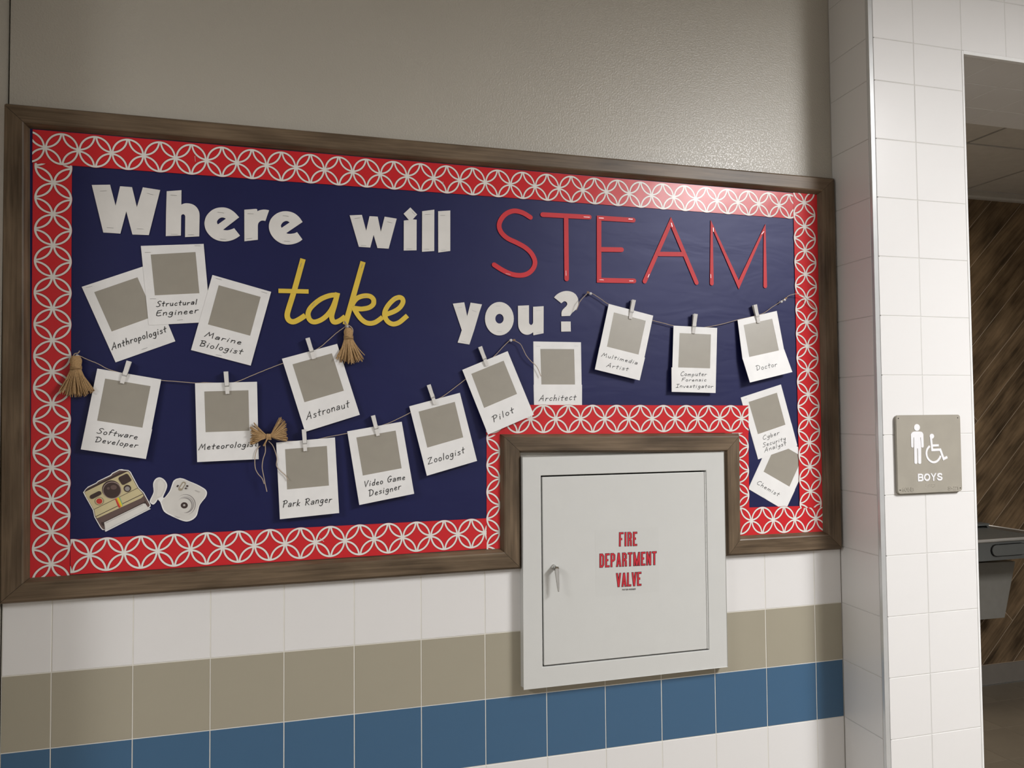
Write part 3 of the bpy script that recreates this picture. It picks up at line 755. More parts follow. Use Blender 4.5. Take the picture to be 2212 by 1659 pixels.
cut_letter([[(115, 358), (455, 318), (543, 738), (645, 328), (985, 380), (905, 620), (750, 1150), (608, 1580), (258, 1522), (382, 1150)]], o5, s5,
  'white letter y that starts the word you', [((250, 490), (385, 458)), ((685, 550), (820, 605)), ((350, 1470), (500, 1508))])
cut_letter([[(1505 + 430 * cos(a * pi / 18), 808 + 500 * sin(a * pi / 18)) for a in range(36)], [(1507 + 125 * cos(a * pi / 12), 808 + 145 * sin(a * pi / 12)) for a in range(24)]], o5, s5,
  'white round letter o in you', [((1400, 427), (1530, 430)), ((1430, 1185), (1580, 1195))])
o6, s6 = (1100, 620), .07233
cut_letter([[(262, 560), (590, 545), (592, 1020)] + sm([(592, 1040), (600, 1090), (650, 1135), (700, 1100), (715, 1050)], 3) + [(715, 590), (1028, 572), (1026, 1380), (722, 1442)] + sm([(715, 1350), (640, 1400), (560, 1425), (470, 1415), (380, 1370), (310, 1280), (275, 1180), (265, 1000)], 3)], o6, s6,
  'white letter u of you', [((370, 650), (525, 640)), ((805, 698), (960, 700)), ((810, 1362), (950, 1348))])
cut_letter([sm([(1340, 310), (1420, 225), (1530, 160), (1640, 125), (1760, 120), (1880, 150), (1980, 215), (2040, 310), (2065, 410), (2060, 520), (2020, 640), (1950, 710), (1870, 780), (1815, 862)], 3) + sm([(1565, 870), (1562, 770), (1590, 690), (1650, 625), (1710, 565), (1735, 510), (1720, 460), (1680, 430), (1640, 425), (1600, 450), (1555, 485)], 3)], o6, s6,
  'white question mark after you', [((1620, 240), (1765, 248)), ((1630, 793), (1775, 795)), ((1620, 1197), (1775, 1197))], extra=[[(1550, 1030), (1835, 1030), (1840, 1328), (1555, 1332)]], name='question_mark')

def stroke_letter(strokes, o, s, wpx, label, m_, cap, group, stp=(), smooth=True):
    allp = [PLL(*p) for st in strokes for p in Zm(st[0], o[0], o[1], s)]
    cc = sum(allp, Vector((0, 0, 0))) / len(allp)
    e = empty('letter', cc, label, 'letter', group); m = MB(); si = 0
    for st in strokes:
        pts = [PLL(*p) for p in Zm(st[0], o[0], o[1], s)]
        if len(pts) > 4 and (len(st) < 3 or st[2]): pts = catmull(pts, 4)
        wp = (st[1] if len(st) > 1 and st[1] else wpx) * s
        c = Zm([st[0][0]], o[0], o[1], s)[0]
        wd = (PLL(c[0], c[1] + wp) - PLL(*c)).length
        stroke(m, [p + NY * (.00022 * si) for p in pts], wd, NY, BACK * .0012, cap); si += 1
    part(m, 'paper', m_, e)
    for a, b in stp:
        (xa, ya), (xb, yb) = Zm([a, b], o[0], o[1], s); staple(xa, ya, xb, yb, PLL, e, .0008)
    return e
o7, s7 = (1040, 380), .2984; G2 = 'red letters spelling STEAM'
stroke_letter([([(355, 300), (300, 267), (240, 253), (185, 270), (145, 310), (128, 360), (145, 410), (190, 452), (255, 483), (320, 520), (365, 565), (388, 620), (375, 670), (335, 707), (280, 720), (215, 710), (150, 680), (92, 643)],)], o7, s7, 34, 'red rounded capital S that starts STEAM', M_RED, 'round', G2, [((175, 706), (210, 714))])
stroke_letter([([(443, 280), (782, 298)],), ([(613, 300), (617, 745)],)], o7, s7, 34, 'red capital T of STEAM', M_RED, 'round', G2, [((740, 296), (785, 299)), ((612, 685), (613, 722))])
stroke_letter([([(1100, 320), (852, 305), (852, 755), (1105, 760)], None, False), ([(866, 532), (1015, 534)],)], o7, s7, 34, 'red capital E of STEAM', M_RED, 'round', G2, [((850, 304), (885, 306)), ((1065, 312), (1095, 314)), ((855, 752), (885, 753)), ((1070, 760), (1100, 760))])
stroke_letter([([(1182, 763), (1372, 332), (1558, 773)], None, False), ([(1285, 565), (1465, 567)],)], o7, s7, 32, 'red capital A of STEAM', M_RED, 'round', G2, [((1375, 340), (1382, 368)), ((1205, 735), (1215, 712))])
stroke_letter([([(1668, 778), (1667, 352), (1863, 788), (2050, 378), (2055, 798)], None, False)], o7, s7, 30, 'red capital M that ends STEAM', M_RED, 'round', G2, [((1678, 375), (1680, 405)), ((2028, 422), (2045, 402)), ((1660, 712), (1661, 740))])
G3 = 'yellow script letters spelling take'
oA, sA = (590, 550), .10245; oB, sB = (730, 550), .10247
stroke_letter([([(630, 90), (445, 760), (330, 1130), (297, 1270), (318, 1360), (375, 1408), (450, 1412), (560, 1360), (680, 1280)], None, True), ([(112, 763), (748, 778)], 92)], oA, sA, 110, 'yellow script t that starts take', M_YEL, 'flat', G3, [((570, 262), (600, 175))])
stroke_letter([([(1350, 850), (1200, 862), (1020, 930), (870, 1040), (770, 1150), (735, 1260), (760, 1355)], 102, True), ([(735, 1260), (760, 1355), (830, 1415), (930, 1410), (1060, 1345), (1180, 1230), (1270, 1080), (1345, 870)], 102, True), ([(1360, 805), (1300, 1050), (1240, 1260), (1240, 1350), (1275, 1415), (1340, 1420), (1430, 1375), (1520, 1305)], 104, True)], oA, sA, 92, 'yellow script a in take', M_YEL, 'flat', G3, [((815, 1090), (875, 1005)), ((1255, 1100), (1290, 1010))])
stroke_letter([([(530, 150), (155, 1475)], 108), ([(300, 1060), (350, 975), (430, 905), (560, 868), (680, 880), (752, 950), (748, 1040)], 100, True), ([(752, 950), (748, 1040), (660, 1115), (520, 1145), (430, 1142), (320, 1125)], 100, True), ([(325, 1105), (400, 1240), (490, 1360), (590, 1432), (690, 1450), (800, 1420), (940, 1320)], 100, True)], oB, sB, 92, 'yellow script k in take', M_YEL, 'flat', G3, [((490, 285), (520, 205)), ((525, 892), (625, 872))])
stroke_letter([([(1000, 1265), (1180, 1200), (1300, 1120), (1370, 1010), (1358, 930), (1290, 900), (1200, 930)], 100, True), ([(1290, 900), (1200, 930), (1090, 1030), (1010, 1150), (982, 1260), (1020, 1370), (1090, 1440), (1180, 1465), (1290, 1430), (1390, 1350), (1465, 1285)], 100, True)], oB, sB, 92, 'yellow script e that ends take', M_YEL, 'flat', G3, [((1175, 945), (1255, 890))])

# ------------------------------------------------------------------ photo frame cards
CARDS = [
 ('Anthropologist', [(176.5, 619.6), (311.6, 574.8), (378.8, 737.2), (249.7, 782.8)], [(203.4, 631), (296.9, 598.9), (334, 682.7), (241.1, 716.1)], None, (-.0058, -.0058),
  [('Anthropologist', (242.1, 755.5), (360, 716.5), 15)], [(186, 621.5, 199.5, 618), (306, 755, 318.5, 751)], 'stapled at the upper left, partly under its neighbour'),
 ('Structural Engineer', [(304.2, 531.2), (439.9, 526.8), (455, 695.5), (321.3, 702.6)], [(325.4, 549.9), (422.3, 544.4), (430.7, 633.4), (334.4, 638)], None, (-.0066, -.0066),
  [('Structural', (338, 662.6), (425, 657.4), 12), ('Engineer', (337, 682.7), (427.5, 676), 13)], [(313, 545.5, 326, 545), (420, 531, 433, 531), (324, 645.5, 337, 645.5), (383, 691.5, 395, 690.5)], 'stapled in the middle of the upper three'),
 ('Marine Biologist', [(458.8, 593.9), (585.7, 630.4), (541.6, 789.8), (412.6, 756.1)], [(472.3, 616.1), (563.1, 641.3), (540.3, 725.2), (449.1, 700.7)], None, (-.0074, -.0074),
  [('Marine', (441.8, 726.8), (520, 744.5), 12), ('Biologist', (430.5, 746.6), (522, 765.8), 13)], [(466, 601, 479, 604.5), (564.5, 630, 577, 633.5), (466, 766, 479, 768.5)], 'stapled left of the yellow word'),
 ('Software Developer', [(210.1, 796.1), (348.3, 819.7), (315.2, 991.5), (174.4, 970.7)], [(227, 817.8), (325.2, 834.1), (307.6, 923.9), (209.7, 908.7)], [(187.9, 906.6), (328.7, 927.3)], (-.0128, -.0160),
  [('Software', (209.1, 936), (296.1, 948.5), 12.5), ('Developer', (204.5, 954.7), (296, 967), 12)], [], 'pegged beside the leftmost tassel'),
 ('Meteorologist', [(421.3, 827.8), (555.2, 824.7), (558.8, 991.8), (425.9, 998.2)], [(441.2, 845.7), (536.6, 843), (538.6, 930.3), (444.1, 933.6)], None, (-.0128, -.0140),
  [('Meteorologist', (429.2, 971.7), (556, 964), 13.5)], [], 'pegged left of the jute bow'),
 ('Astronaut', [(609, 775), (728.3, 742.8), (777.3, 896), (659, 933)], [(631.8, 787), (716.9, 763.1), (742.8, 844), (657.7, 868.9)], None, (-.0128, -.0160),
  [('Astronaut', (662.3, 906.5), (755, 878.5), 17)], [], 'pegged below the yellow word'),
 ('Park Ranger', [(596.6, 956.1), (723.5, 944.9), (732.7, 1108.2), (604.6, 1121.6)], [(615.7, 970.4), (706.1, 963.3), (710.5, 1048.9), (620.1, 1057.3)], None, (-.0150, -.0180),
  [('Park Ranger', (610.5, 1096), (716, 1084.8), 15.5)], [], 'pegged right of the jute bow'),
 ('Video Game Designer', [(750.1, 931.8), (867.8, 910.9), (894.7, 1066.6), (776.1, 1090.9)], [(769.7, 945.1), (854.6, 930.1), (867.6, 1011.5), (783.7, 1027.3)], None, (-.0128, -.0210),
  [('Video Game', (787, 1052), (875, 1035.5), 13.5), ('Designer', (797, 1072.3), (866, 1056.5), 14)], [], 'pegged low in the middle'),
 ('Zoologist', [(884, 877.7), (993.4, 848.5), (1030.5, 995.7), (922.1, 1027.8)], [(904.2, 889.2), (982.4, 868.1), (1000.6, 944.7), (923, 967)], None, (-.0128, -.0210),
  [('Zoologist', (925, 1003.7), (1004, 978.5), 15)], [], 'pegged left of the Pilot card'),
 ('Pilot', [(998.6, 799), (1096.5, 758.5), (1153.1, 895.8), (1054.3, 938.8)], [(1018.1, 807.6), (1087.9, 779.1), (1116.9, 850.9), (1045.7, 881.2)], None, (-.0128, -.0250),
  [('Pilot', (1066, 912), (1111, 891), 14)], [], 'pegged so it leans over the cabinet corner'),
 ('Architect', [(1152.1, 737.6), (1254.9, 739.3), (1257.2, 884), (1153.8, 884)], [(1167.1, 753.8), (1240.2, 754.3), (1242.1, 830.6), (1169.5, 830.6)], [(1152.6, 831.1), (1257.3, 831.1)], (-.0050, -.0050),
  [('Architect', (1164.1, 866.5), (1244, 863.6), 13.5)], [(1158, 747.8, 1167.5, 748), (1240.5, 747.4, 1249.5, 747.4)], 'stapled under the word you'),
 ('Multimedia Artist', [(1315.1, 656.4), (1411, 681.8), (1381.8, 821.7), (1285.1, 798)], [(1326, 674.9), (1394.9, 692.9), (1379.2, 766), (1311.1, 748.8)], [(1295.0, 749.9), (1393.3, 772.4)], (-.0128, -.0180),
  [('Multimedia', (1299, 769.6), (1376.5, 787.3), 8.8), ('Artist', (1309.9, 791.9), (1356.5, 801.6), 9.5)], [], 'pegged first on the right hand twine'),
 ('Computer Forensic Investigator', [(1455, 703.4), (1549.2, 708.4), (1545.8, 848.9), (1451, 846.4)], [(1467.9, 719.5), (1535.6, 722.5), (1533.8, 795.8), (1465, 793.7)], [(1450.6, 793.7), (1546.8, 796.6)], (-.0128, -.0180),
  [('Computer', (1469.9, 812), (1526, 812.3), 9.5), ('Forensic', (1472.2, 823.7), (1525.6, 823.5), 7.5), ('Investigator', (1460.6, 837.2), (1540, 837.9), 8.2)], [], 'pegged mid right twine'),
 ('Doctor', [(1593.3, 691.2), (1677.9, 671.6), (1711.7, 803.6), (1620, 826.3)], [(1606.3, 702.1), (1668, 688.6), (1682.7, 758.2), (1618.8, 773)], [(1604.1, 774.4), (1693.9, 754.5)], (-.0128, -.0275),
  [('Doctor', (1634, 800.6), (1678.5, 790.8), 11)], [], 'pegged last on the right hand twine, curling outward'),
 ('Chemist', [(1671.3, 935.2), (1751.5, 981.5), (1696.5, 1103.3), (1616.2, 1055.9)], [(1678.2, 954.8), (1734, 987.1), (1705.2, 1051.2), (1649.4, 1018.8)], [(1637.2, 1015.7), (1717.2, 1058.8)], (-.0046, -.0046),
  [('Chemist', (1634.2, 1045.3), (1681.1, 1072.2), 9.5)], [(1648.5, 1074.5, 1655, 1078.5)], 'stapled lowest on the right, tucked under the one above'),
 ('Cyber Security Analyst', [(1600.1, 858.8), (1687, 830.5), (1722.5, 962.6), (1637.6, 992.4)], [(1617, 868.4), (1678.1, 848.3), (1696.6, 917.5), (1637.2, 938.1)], [(1624.9, 941.8), (1709.9, 914.8)], (-.0051, -.0051),
  [('Cyber', (1648.2, 949.9), (1683.5, 938.6), 9.5), ('Security', (1648.2, 966.2), (1697, 950.5), 9.5), ('Analyst', (1651.6, 976.6), (1698.5, 961), 9.5)], [(1609, 862, 1614, 860)], 'stapled on the right below the Doctor card'),
]
card_pl = {}
for name, cor, win, seam, (ya, yb), texts, stp, where in CARDS:
    TL = P(*cor[0], ya); TR = P(*cor[1], ya)
    if name == 'Doctor':
        SL = P(*seam[0], -.0195); pl = Plane(TL, TR, SL)
        sl = pl(*seam[0]); sr = pl(*seam[1]); pc = Plane(sl, sr, P(*cor[3], yb))
    else:
        pl = Plane(TL, TR, P(*cor[3], yb)); pc = pl
    card_pl[name] = pl
    cc = pl(sum(c[0] for c in cor) / 4, sum(c[1] for c in cor) / 4)
    e = empty('photo_frame_card', cc, 'white photo card lettered %s, %s' % (name, where), 'photo card', 'lettered instant photo cards')
    back = -pl.n * .0005
    m = MB()
    if name == 'Doctor': outer = [pl(*cor[0]), pl(*cor[1]), pl(seam[1][0], seam[1][1] + 2), pl(seam[0][0], seam[0][1] + 2)]
    else: outer = [pl(*c) for c in cor]
    m.ext([outer, [pl(*c) for c in win]], back); part(m, 'card', M_CARD, e)
    # grey panel behind the window
    cx = sum(c[0] for c in win) / 4; cy = sum(c[1] for c in win) / 4
    m = MB(); m.ext([[pl(cx + (c[0] - cx) * 1.04, cy + (c[1] - cy) * 1.04, -.0004) for c in win]], -pl.n * .0003); part(m, 'photo_panel', M_PHOTO, e)
    if seam:
        m = MB(); m.ext([[pc(*seam[0], .0003), pc(*seam[1], .0003), pc(*cor[2], .0003), pc(*cor[3], .0003)]], -pc.n * .0005); part(m, 'caption_strip', M_CARD, e)
    m = MB()
    for s_, p0, p1, h in texts:
        text(m, s_, HAND, p0, p1, h * .95, pc, 0.00145 if h > 11 else .00115, .00055, slant=.24, gap=.19, jit=.045)
    part(m, 'handwriting', M_INK, e)
    for q in stp: staple(q[0], q[1], q[2], q[3], pl, e)

# ------------------------------------------------------------------ clothespins
def peg_proto():
    e = bpy.data.objects.new('clothespin', None); e.empty_display_size = .01; COL.objects.link(e)
    for sg in (-1, 1):
        pr = [(.0066, .0225), (.0050, .003), (.0047, -.0055), (.0034, -.0062), (.0034, -.0078), (.0047, -.0085), (.0036, -.0225), (.0003, -.0225), (.0005, -.003), (.0022, .0225)]
        m = MB(); top = [Vector((-.0040, sg * y, z)) for y, z in pr]
        m.ext([top], Vector((.0080, 0, 0)))
        for v in m.v: v.x *= 1 + v.z * 4
        o = part(m, 'leg', M_PEG, e)
    m = MB()
    for x in (-.0044, .0044):
        m.tube([(x, .0040 * sin(a * pi / 5), -.0018 + .0024 * cos(a * pi / 5)) for a in range(11)], .0005, 5)
    m.tube([(-.0044, -.0040, -.0018), (-.0044, -.0046, -.0070), (.0044, -.0046, -.0070), (.0044, -.0040, -.0018)], .0005, 5)
    m.tube([(-.0044, .0040, -.0018), (-.0044, .0046, -.0070), (.0044, .0046, -.0070), (.0044, .0040, -.0018)], .0005, 5)
    part(m, 'spring', M_WIRE, e, smooth=True)
    return e
PEGS = [('Software Developer', (279.1, 780.4), (263.7, 828.2), 10, -.0128), ('Meteorologist', (488, 802.9), (491.5, 851), 5, -.0128), ('Astronaut', (664.3, 730.6), (678.2, 775.4), -4, -.0128),
        ('Park Ranger', (656.5, 927.6), (659.6, 974.4), -8, -.0150), ('Video Game Designer', (805.6, 897.6), (816.6, 941.3), -10, -.0128), ('Zoologist', (926.1, 831.3), (940, 873.7), -28, -.0128),
        ('Pilot', (1037.1, 749.2), (1052.3, 790.3), -32, -.0128), ('Multimedia Artist', (1368, 648.6), (1360.9, 689.2), -30, -.0128), ('Computer Forensic Investigator', (1501.4, 678.8), (1497.4, 720.4), -42, -.0128),
        ('Doctor', (1630, 658.7), (1637.9, 697.9), -40, -.0128)]
proto = peg_proto()
for i, (nm, a, b, yaw, Y) in enumerate(PEGS):
    if i == 0: o = proto
    else:
        o = proto.copy(); COL.objects.link(o)
        for ch in proto.children:
            c = ch.copy(); COL.objects.link(c); c.parent = o
    A = P(*a, Y); B = P(*b, Y); o.location = (A + B) / 2; d = A - B
    o.scale = [(d.length / .045)] * 3
    o.rotation_euler = (0, math.atan2(d.x, d.z), radians(yaw * .35))
    tag(o, 'mini white wooden clothespin holding the %s card' % nm, 'clothespin', 'mini clothespins on the twine')

# ------------------------------------------------------------------ twine
def path(pts): return catmull([P(x, y, Y) for x, y, Y in pts], 6)
def twine(pts, label, r=.00085):
    m = MB(); pp = path(pts)
    m.tube([p + Vector((random.uniform(-1, 1), 0, random.uniform(-1, 1))) * .00015 for p in pp], r, 6)
    return single(m, 'twine', M_TWINE, label, 'twine', 'jute twine lines', smooth=True)
YB_ = -.0112
twine([(166, 766, -.013), (190, 777, -.012), (212, 786, YB_), (238.5, 799.4, YB_), (300, 815, YB_), (348, 821.5, YB_), (385, 824.5, YB_), (425, 827.5, YB_), (443, 826.5, YB_), (490, 828, YB_), (512, 824.5, YB_), (545, 811, YB_), (580, 796.6, YB_), (609.5, 785.5, YB_), (650, 771, YB_), (687.5, 752.5, YB_), (708, 736, YB_), (726, 720, YB_), (748, 704, -.013)],
      'long twine from the leftmost tassel up to the yellow word')
twine([(584, 944, -.015), (606, 952, -.0118), (640, 953, -.0122), (680, 950, -.0122), (704, 944.7, YB_), (727, 940.5, YB_), (749, 936.3, YB_), (800, 926, YB_), (836, 915.3, YB_), (860, 904.5, YB_), (885.6, 891.9, YB_), (920, 875, YB_), (954.6, 857.5, YB_), (980, 839, YB_), (1003.7, 820.7, YB_), (1040, 793, YB_), (1069.6, 767.8, YB_), (1085, 751, YB_), (1100, 736.5, -.012), (1106, 734.5, -.0125), (1112.7, 736.6, -.013), (1123.9, 743.3, -.014), (1130.6, 755.2, -.015), (1137.2, 768.5, -.015), (1146.5, 779.7, -.014), (1155.8, 788.0, -.013), (1161.5, 795.8, -.012), (1168.7, 813.2, -.011)],
      'sagging twine from the bow up to a pin below you, with a loose end')
twine([(1245, 669.9, -.016), (1249, 660.5, -.017), (1252.5, 652, -.017), (1260, 642.4, -.015), (1271, 632.5, -.0125), (1280, 634.5, -.012), (1298, 646, YB_), (1315, 657.3, YB_), (1360, 676, YB_), (1409.5, 692.1, YB_), (1432, 697.8, YB_), (1455, 703.8, YB_), (1492, 709.5, YB_), (1525.5, 706.7, YB_), (1560, 700, YB_), (1593, 691, YB_), (1625, 684, YB_), (1648.7, 676.8, YB_), (1667, 664, YB_), (1688, 650.5, -.0125), (1697.6, 644.7, -.014), (1703.3, 639, -.016), (1716, 635.2, -.0185), (1725.4, 635.2, -.019), (1733.7, 638.5, -.019), (1741.3, 644, -.018), (1750.8, 656.7, -.016), (1766.0, 671.3, -.0125)],
      'right hand twine from the question mark to the right border')

# ------------------------------------------------------------------ clear push pins and knots
PINS = [((166.5, 769), 'clear push pin above the leftmost tassel'), ((750, 705), 'clear push pin at the foot of the yellow k'), ((1104, 735), 'clear push pin above the Pilot card'),
        ((1276, 634), 'clear push pin right of the question mark'), ((1688.5, 651.5), 'left clear push pin of the pair above the Doctor card'), ((1695.5, 647.5), 'right clear push pin of the pair above the Doctor card')]
for (c, lb) in PINS:
    e = empty('push_pin', P(*c, -.006), lb, 'push pin', 'clear push pins')
    p = P(*c, -.0145); m = MB()
    prof = [(.0, -.0006), (.0034, -.0004), (.0036, .0006), (.0019, .0018), (.0017, .0048), (.0031, .0062), (.0030, .0072), (0, .0074)]
    vs = []; fs = []; n = 12
    for r, y in prof:
        for k in range(n): vs.append((p.x + max(r, .0001) * cos(2 * pi * k / n), p.y + y, p.z + max(r, .0001) * sin(2 * pi * k / n)))
    for i in range(len(prof) - 1):
        for k in range(n): fs.append((i * n + k, i * n + (k + 1) % n, (i + 1) * n + (k + 1) % n, (i + 1) * n + k))
    m.add(vs, fs); part(m, 'head', M_CLEAR, e, smooth=True)
    m = MB(); m.tube([(p.x, p.y + .006, p.z), (p.x, p.y + .012, p.z)], .0005, 5); part(m, 'needle', M_WIRE, e)
def knot(c, lb):
    m = MB(); p = P(*c, -.0145)
    for k in range(3):
        a = random.uniform(0, 6); m.tube([p + Vector((.0025 * cos(a + t * 2.1), -.0008 * sin(3 * t), .0018 * sin(a + t * 2.1))) for t in [i * .35 for i in range(9)]], .0009, 5)
    return single(m, 'twine_knot', M_JUTE, lb, 'knot', 'small twine knots', smooth=True)
knot((1270, 631.5), 'small jute knot beside the pin right of the question mark'); knot((1110.5, 734.8), 'small jute knot beside the pin above the Pilot card'); knot((1697.5, 644.5), 'small jute knot beside the pair of pins')

# ------------------------------------------------------------------ tassels and bow
def strands(m, n, f, r=.00075, seg=7):
    for i in range(n):
        m.tube([f(i, t / seg) for t in range(seg + 1)], r * random.uniform(.8, 1.2), 5)
def tassel(topc, headw, yb, skirt_top_w, yend, x0, x1, label, loop):
    """topc px of the head top, yb px of the binding, yend px skirt end between x0..x1"""
    Yc = -.0150
    def Q(x, y, dy=0): 
        p = P(x, y, Yc); p.y += dy; return p
    e = empty('tassel', Q(topc[0], topc[1]), label, 'tassel', 'jute tassels')
    m = MB(); hw = headw / 2
    N1 = 46
    ang = [2 * pi * i / N1 for i in range(N1)]
    def fh(i, t):
        a = ang[i]; rr = .6 + .4 * min(1, t * 3) if t < .5 else 1 - .18 * (t - .5) * 2
        x = topc[0] + hw * cos(a) * rr; y = topc[1] + (yb - topc[1]) * t
        return Q(x, y, -.009 * sin(a) * rr * .9 if sin(a) > 0 else -.006 * sin(a) * rr)
    strands(m, N1, fh, .0011); 
    part(m, 'head', M_JUTE, e, smooth=True, kind='stuff')
    m = MB()
    for k in range(4):
        yy = yb - 2 + k * 1.7
        m.tube([Q(topc[0] + (hw + .6) * cos(a * pi / 8), yy + .5 * sin(a * pi / 4 + k), -.0085 * sin(a * pi / 8)) for a in range(17)], .0009, 5)
    part(m, 'binding', M_JUTE, e, smooth=True)
    m = MB(); N2 = 90
    cx = topc[0]
    ends = []
    for i in range(N2):
        u = (i + .5) / N2; xe = x0 + (x1 - x0) * u + random.uniform(-3, 3)
        mid = abs(u - .5) * 2
        ye = yend - mid * mid * (yend - yb) * .20 + random.uniform(-6, 4); ends.append((u, xe, ye, random.uniform(-.012, .010) * (1 - mid * .6), random.uniform(-1, 1)))
    def fs_(i, t):
        u, xe, ye, dy, wv = ends[i]; xs = cx + (u - .5) * headw * .92
        k = t ** 1.35
        x = xs + (xe - xs) * k + 1.6 * wv * sin(t * 5 + i); y = yb + 3 + (ye - yb - 3) * t
        return Q(x, y, -.004 * cos((u - .5) * pi) * (1 - t) + dy * t - .003 * t)
    strands(m, N2, fs_, .00085, 8)
    part(m, 'skirt', M_JUTE, e, smooth=True, kind='stuff')
    m = MB(); m.tube(catmull([Q(x, y, d) for x, y, d in loop], 4), .0011, 6); part(m, 'loop', M_TWINE, e, smooth=True)
tassel((163.8, 769), 24, 793, 21, 856, 127, 205, 'leftmost jute tassel hanging over the red border', [(158, 775, 0), (161, 765, -.002), (169, 763, -.003), (173, 758, -.004)])
tassel((752.8, 708.5), 18.5, 728, 17, 784, 727, 787, 'jute tassel hanging under the yellow word', [(748, 710, 0), (744, 694, -.004), (750, 702, -.006), (758, 707, -.006), (762, 714, -.004), (761, 722, 0)])
def bow():
    Yc = -.020
    def Q(x, y, dy=0):
        p = P(x, y, Yc); p.y += dy; return p
    c = (580.5, 943.5)
    e = empty('jute_bow', Q(*c), 'frayed jute bow with three loose strings between two cards', 'bow')
    m = MB(); ends = []
    for i in range(56):
        u = i / 55; xe = 540 + 6 * random.random() + (8 if u < .1 or u > .9 else 0) + (18 if u > .92 else 0); ye = 914 + 52 * u + random.uniform(-3, 3); ends.append((xe, ye, -1))
    for i in range(56):
        u = i / 55; xe = 614 + 6 * u + random.uniform(-3, 3) - (8 if u < .12 else 0); ye = 901 + 52 * u + random.uniform(-2, 2); ends.append((xe, ye, 1))
    def f(i, t):
        xe, ye, sd = ends[i]; x = c[0] + (xe - c[0]) * t; y = c[1] + (ye - c[1]) * (t ** 1.25)
        return Q(x + random.uniform(-.3, .3), y + .8 * sin(t * 7 + i), -.006 * sin(pi * t) + ((i * 37 % 11) / 11 - .5) * .010 * t)
    strands(m, len(ends), f, .0010, 7); part(m, 'loops', M_JUTE, e, smooth=True, kind='stuff')
    m = MB()
    for k in range(5):
        m.tube([Q(c[0] - 4 + k * 2 + .6 * sin(a), c[1] - 6 + 12 * a / 8, -.0035 - .003 * sin(pi * a / 8)) for a in range(9)], .0012, 5)
    part(m, 'knot', M_JUTE, e, smooth=True)
    for pts in ([(440, 670), (440, 800), (400, 930), (385, 1080), (415, 1250), (440, 1380), (470, 1510)], [(350, 690), (290, 760), (255, 900), (260, 1080), (310, 1190), (380, 1270), (420, 1370)], [(500, 610), (570, 680), (620, 800), (650, 920), (640, 1040), (700, 1130), (800, 1220), (850, 1300)]):
        m = MB(); z = Zm(pts, 520, 880, .12058); n = len(z)
        m.tube(catmull([Q(x, y, .003 - .004 * i / n) for i, (x, y) in enumerate(z)], 5), .00095, 6); part(m, 'string', M_TWINE, e, smooth=True)
bow()

# ------------------------------------------------------------------ printed paper cutouts
def colmat(name, c): return mat(name, c, .5, .4)
def cutout(label, o, s, base, layers, name):
    pl0 = flat(-.0062); L3 = [pl0(*p) for p in Zm(base, o[0], o[1], s)]
    e = empty(name, sum(L3, Vector((0, 0, 0))) / len(L3), label, 'paper cutout', 'paper camera cutouts')
    m = MB(); m.ext([L3], BACK * .001); part(m, 'paper', M_CARD, e)
    k = 1; byn = {}
    for it in layers:
        kind, mt, data = it[0], it[1], it[2]; off = .00007 * k; k += 1; m = MB()
        if kind == 'poly': m.ext([[pl0(*p, off) for p in Zm(data, o[0], o[1], s)]], BACK * .00005)
        elif kind == 'circ':
            cx, cy, r = data[:3]; ry = data[3] if len(data) > 3 else r
            m.ext([[pl0(*p, off) for p in Zm([(cx + r * cos(a * pi / 16), cy + ry * sin(a * pi / 16)) for a in range(32)], o[0], o[1], s)]], BACK * .00005)
        else:
            pts = [pl0(*p, off) for p in Zm(data, o[0], o[1], s)]; q = Zm([data[0]], o[0], o[1], s)[0]
            wd = (pl0(q[0], q[1] + it[3] * s) - pl0(*q)).length; stroke(m, pts, wd, NY, BACK * .00005, it[4] if len(it) > 4 else 'round')
        part(m, it[-1] if isinstance(it[-1], str) and it[-1] not in ('round', 'flat') else 'printed_shape', mt, e)
BR = colmat('print_dark_brown', (.050, .030, .026)); BR2 = colmat('print_mid_brown', (.13, .085, .075)); CR = colmat('print_cream', (.60, .52, .30)); RD = colmat('print_red', (.52, .04, .03)); PK = colmat('print_pinkish', (.42, .33, .30))
OR = colmat('print_orange', (.75, .22, .06)); YE = colmat('print_yellow', (.75, .60, .03)); GN = colmat('print_green', (.25, .45, .25)); WH = colmat('print_white', (.72, .70, .66)); GY = colmat('print_grey', (.30, .28, .27)); LG = colmat('print_light_grey', (.52, .50, .48)); TN = colmat('print_tan', (.35, .30, .22)); LT = colmat('print_off_white', (.66, .64, .60))
